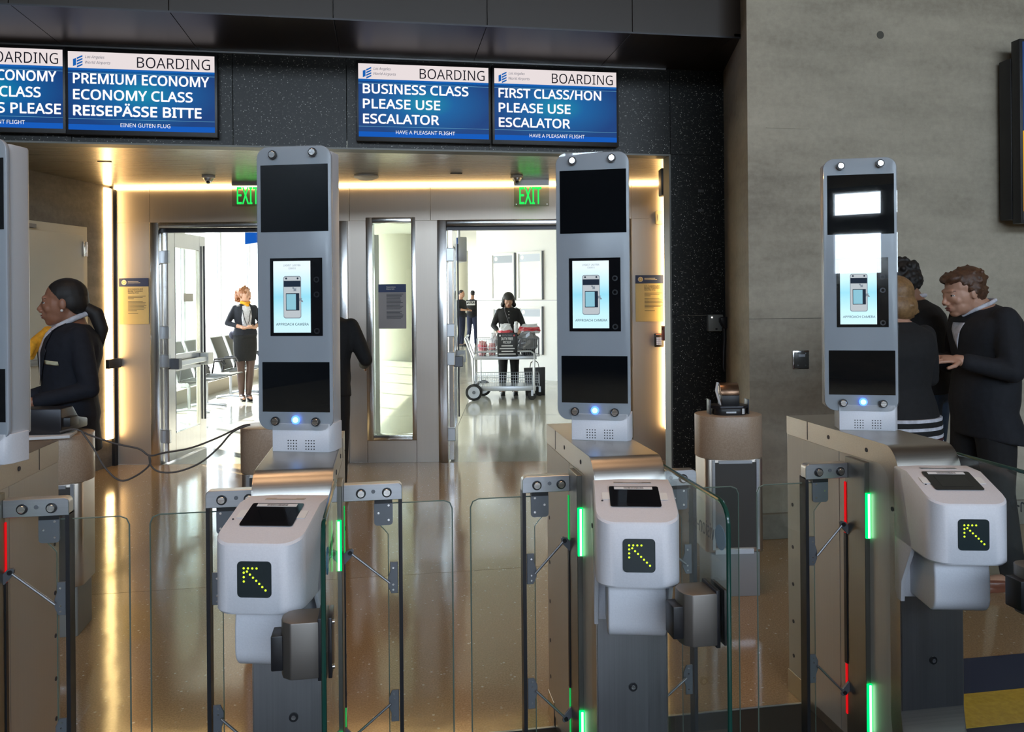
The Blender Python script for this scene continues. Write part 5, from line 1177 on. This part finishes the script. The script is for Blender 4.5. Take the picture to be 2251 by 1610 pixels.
# --- two officers
for (px, d, ph, lab, hd) in ((1013, 25.0, R_(62), 'dark uniformed officer facing right, nearer the round column', (0, R_(18), 0)), (1038, 25.6, R_(168), 'dark uniformed officer with POLICE on the back, beside the white wall', (R_(25), 0, 0))):
    p = at_d(px, d)
    e, P, A, Lg, hc, RH, sh, body = person(lab, (p.x, p.y), -T+ph, 'm', hip=.93, neck=(0, -.0, 1.47), headc=(0, -.04, 1.645), head=hd, width=1.0,
        arms={-1: (V(-.25, -.02, 1.17), V(-.14, -.22, 1.14), (.6, -.8, 0), (0, 0, -1)), 1: (V(.25, -.02, 1.17), V(.14, -.22, 1.14), (-.6, -.8, 0), (0, 0, -1))},
        legs={-1: (V(-.10, -.03, .5), V(-.12, .03, .085)), 1: (V(.10, -.0, .5), V(.14, .06, .085))}, skin='skin3', vox=.012, grp='officers by the column')
    jk = top(e, P, A, 'm', 'navyc', 'uniform_shirt', -.1, .016, .010, .5, .985, .012); trousers(e, P, Lg, 'm', cloth('uniform_blue', (.012, .018, .05)) if 'uniform_blue' not in bpy.data.materials else bpy.data.materials['uniform_blue'], .012); shoes(e, Lg, 'shoek')
    b = MB(); b.loft(rings(P, [r for r in TF['m'] if .3 <= r[0] <= .92], .035)); v_ = remesh(b, .012, 'vest', 'blackc', e, 3)
    b = MB(); b.loft([[P['hip']+V(cos(a)*.19, sin(a)*.145, z) for a in [2*pi*i/20 for i in range(20)]] for z in (.06, .12)]); b.box(-.24, -.18, -.04, .04, .88, 1.04); b.box(.17, .23, -.04, .05, .90, 1.03); b.box(-.05, .05, .12, .18, .95, 1.05); b.build('duty_belt', 'blackc', e, bevel=.004)
    hairball(e, hc, RH, 1, [((0, .03, .045), (.078, .09, .078)), ((0, .055, .0), (.068, .05, .055))], 'hairk', .008)
    TB = Matrix.Translation((0, .178, 0)) @ Matrix.Rotation(pi, 4, 'Z')
    text('lettering', 'POLICE', (-.14, .14, 1.34, 1.42, 0), 'swhite', e, M_=TB, bold=.02)
    MB(TB).box(-.14, .14, -.001, .0, 1.285, 1.325).build('back_strip', 'swhite', e, smooth=False)
    for k in (-1, 1): MB().ell(sh[k]+V(k*.045, 0, -.10), (.012, .035, .045)).build('shoulder_patch', 'sgrey', e)

# --- woman behind the trolley, looking down
p = at_d(1117, 12.42)
e, P, A, Lg, hc, RH, sh, body = person('woman in black with dark bob and fringe looking down behind the trolley', (p.x, p.y), -T+R_(4), 'f', hip=.86, mid=(0, .0, 1.12), neck=(0, -.03, 1.36), headc=(0, -.085, 1.475), head=(0, R_(22), 0), width=1.0,
    arms={-1: (V(-.235, -.0, 1.08), V(-.165, -.20, 1.0), (.3, -1, -.1), (0, 0, -1)), 1: (V(.235, -.0, 1.08), V(.16, -.20, 1.0), (-.3, -1, -.1), (0, 0, -1))},
    legs={-1: (V(-.09, -.02, .46), V(-.10, .02, .085)), 1: (V(.09, -.02, .46), V(.10, .02, .085))}, skin='skin3', vox=.007)
jk = top(e, P, A, 'f', 'blackc', 'blouse', -.05, .018, .012, .95, .99, .008); trousers(e, P, Lg, 'f', 'blackc', .008); shoes(e, Lg, 'shoek')
hairball(e, hc, RH, 1, [((0, .015, .035), (.088, .104, .088)), ((.074, .028, -.03), (.030, .058, .085)), ((-.074, .028, -.03), (.030, .058, .085)), ((.086, .02, -.085), (.036, .055, .042)), ((-.086, .02, -.085), (.036, .055, .042)), ((0, .065, -.04), (.085, .050, .09))], 'hairk', .006, 3, cut=(-.03, .0, 0, .030))
strap(e, [V(-.06, -.07, 1.40), V(-.06, -.13, 1.30), V(-.02, -.145, 1.18), V(0.01, -.14, 1.08)], .005, 'greyb', 'lanyard')
for z in (1.30, 1.25, 1.20): MB().cyl((0, -.135, z), (0, -.15, z), .006, n=8).build('button', 'label', e)

# --- blonde woman in the striped top, behind the right tower
p = at_d(1970, 3.88)
e, P, A, Lg, hc, RH, sh, body = person('blonde woman in black striped hem top and red skirt, behind the right tower', (p.x, p.y), -T+pi+R_(12), 'f', hip=.88, mid=(0, -.0, 1.14), neck=(0, .0, 1.37), headc=(.0, -.035, 1.47), head=(R_(8), R_(18), 0), width=1.12,
    arms={-1: (V(-.235, -.06, 1.09), V(-.12, -.28, 1.10), (.3, -1, .2), (0, 0, 1)), 1: (V(.235, -.06, 1.09), V(.12, -.28, 1.10), (-.3, -1, .2), (0, 0, 1))}, skin='skin2', vox=.007, grp=None)
jk = top(e, P, A, 'f', 'blackc', 'knit_top', -.1, .02, .016, .95, .985, .008)
rg = rings(P, [(0., .158, .108)], .034)[0]; rr_ = lambda z, s: [V(q.x*s, q.y*s, z) for q in rg]
for i, (z0, z1, m, s) in enumerate(((.905, .92, 'shirt', 1.03), (.880, .905, 'blackc', 1.035), (.865, .880, 'shirt', 1.04), (.840, .865, 'blackc', 1.045), (.825, .840, 'shirt', 1.05), (.808, .825, cloth('wine_cloth', (.05, .008, .012)), 1.05), (.802, .808, 'shirt', 1.05))):
    MB().loft([rr_(z0, s), rr_(z1, s)]).build('hem_stripe', m, e)
MB().loft([rr_(.50, .95), rr_(.62, 1.0), rr_(.803, 1.04)]).build('skirt', cloth('red_cloth', (.28, .008, .014)), e); shoes(e, Lg, 'shoek')
hairball(e, hc, RH, 1, [((0, .03, .04), (.088, .098, .088)), ((0, .055, -.03), (.085, .06, .075)), ((.06, .02, -.045), (.03, .045, .05)), ((-.06, .02, -.045), (.03, .045, .05))], 'hairy', .006, 2, 40, .009, 5)

# --- curly haired man behind them
p = at_d(2038, 4.62)
e, P, A, Lg, hc, RH, sh, body = person('curly black haired man in black jacket and jeans bending between the other two', (p.x, p.y), -pi/2-T-R_(42), 'm', hip=.94, mid=(0, -.01, 1.22), neck=(0, -.07, 1.46), headc=(.0, -.155, 1.565), head=(R_(0), R_(26), 0), width=1.0,
    arms={-1: (V(-.27, -.12, 1.14), V(-.12, -.32, 1.17), (.4, -1, .1), (0, 0, 1)), 1: (V(.27, -.12, 1.14), V(.12, -.32, 1.17), (-.4, -1, .1), (0, 0, 1))}, skin='skin3', vox=.007)
jk = top(e, P, A, 'm', 'blackc', 'jacket', -.05, .024, .016, .92, .985, .008); trousers(e, P, Lg, 'm', 'denim', .009); shoes(e, Lg, 'shoek')
hairball(e, hc, RH, 1, [((0, .035, .055), (.092, .104, .092)), ((0, .07, .0), (.082, .055, .065))], 'hairk', .005, 1, 320, .014, 8)
b = MB(); b.tube([P['neck']+V(-.06, -.03, .03), P['neck']+V(0, .06, .045), P['neck']+V(.06, -.03, .03), P['neck']+V(0, -.085, -.01)], .014, 8, closed=True); remesh(b, .006, 'shirt_collar', 'shirt', e, 1)

# --- man in the dark coat, leaning to the left
p = at_d(2158, 4.16)
e, P, A, Lg, hc, RH, sh, body = person('brown haired man in long dark coat leaning forward at the right', (p.x, p.y), -pi/2-T+.06, 'm', hip=.92, mid=(0, .05, 1.24), neck=(0, -.01, 1.435), headc=(0, -.105, 1.515), head=(0, R_(14), 0), width=1.04, hscale=1.04,
    arms={-1: (V(-.24, .0, 1.12), V(-.18, -.215, 1.165), (.1, -1, .15), (.3, 0, -1)), 1: (V(.235, .0, 1.12), V(.15, -.21, 1.175), (-.2, -1, .15), (-.3, 0, -1))},
    legs={-1: (V(-.10, -.03, .50), V(-.12, .03, .085)), 1: (V(.10, .02, .50), V(.11, .08, .085))}, skin='skin2', vox=.0046)
M['coatc'] = cloth('coat_cloth', (.009, .010, .014))
jk = top(e, P, A, 'm', 'coatc', 'coat', 0, .028, .022, .86, .985, .008, (.17, .12, 0, .045))
trousers(e, P, Lg, 'm', 'blackc', .009); shoes(e, Lg, 'shoeb')
hairball(e, hc, RH, 1.04, [((0, .035, .05), (.080, .094, .080)), ((0, .065, -.005), (.070, .050, .065)), ((0, -.035, .085), (.062, .055, .032)), ((.058, .03, .02), (.022, .045, .045)), ((-.058, .03, .02), (.022, .045, .045))], 'hairb', .005, 2, 110, .009, 9, cut=(-.085, .085, .72, .07))
b = MB(); b.tube([V(-.070, .0, 1.462), V(-.05, -.065, 1.43), V(0, -.10, 1.40), V(.05, -.065, 1.43), V(.070, .0, 1.462), V(.045, .044, 1.477), V(-.045, .044, 1.477)], .012, 10, closed=True); remesh(b, .006, 'shirt_collar', 'shirt', e, 2)
patch(jk, [(-.05, 1.36), (.05, 1.36), (0, 1.22)], 'shirt', 'shirt_front', .004, (0, 1, 0), .02, e)
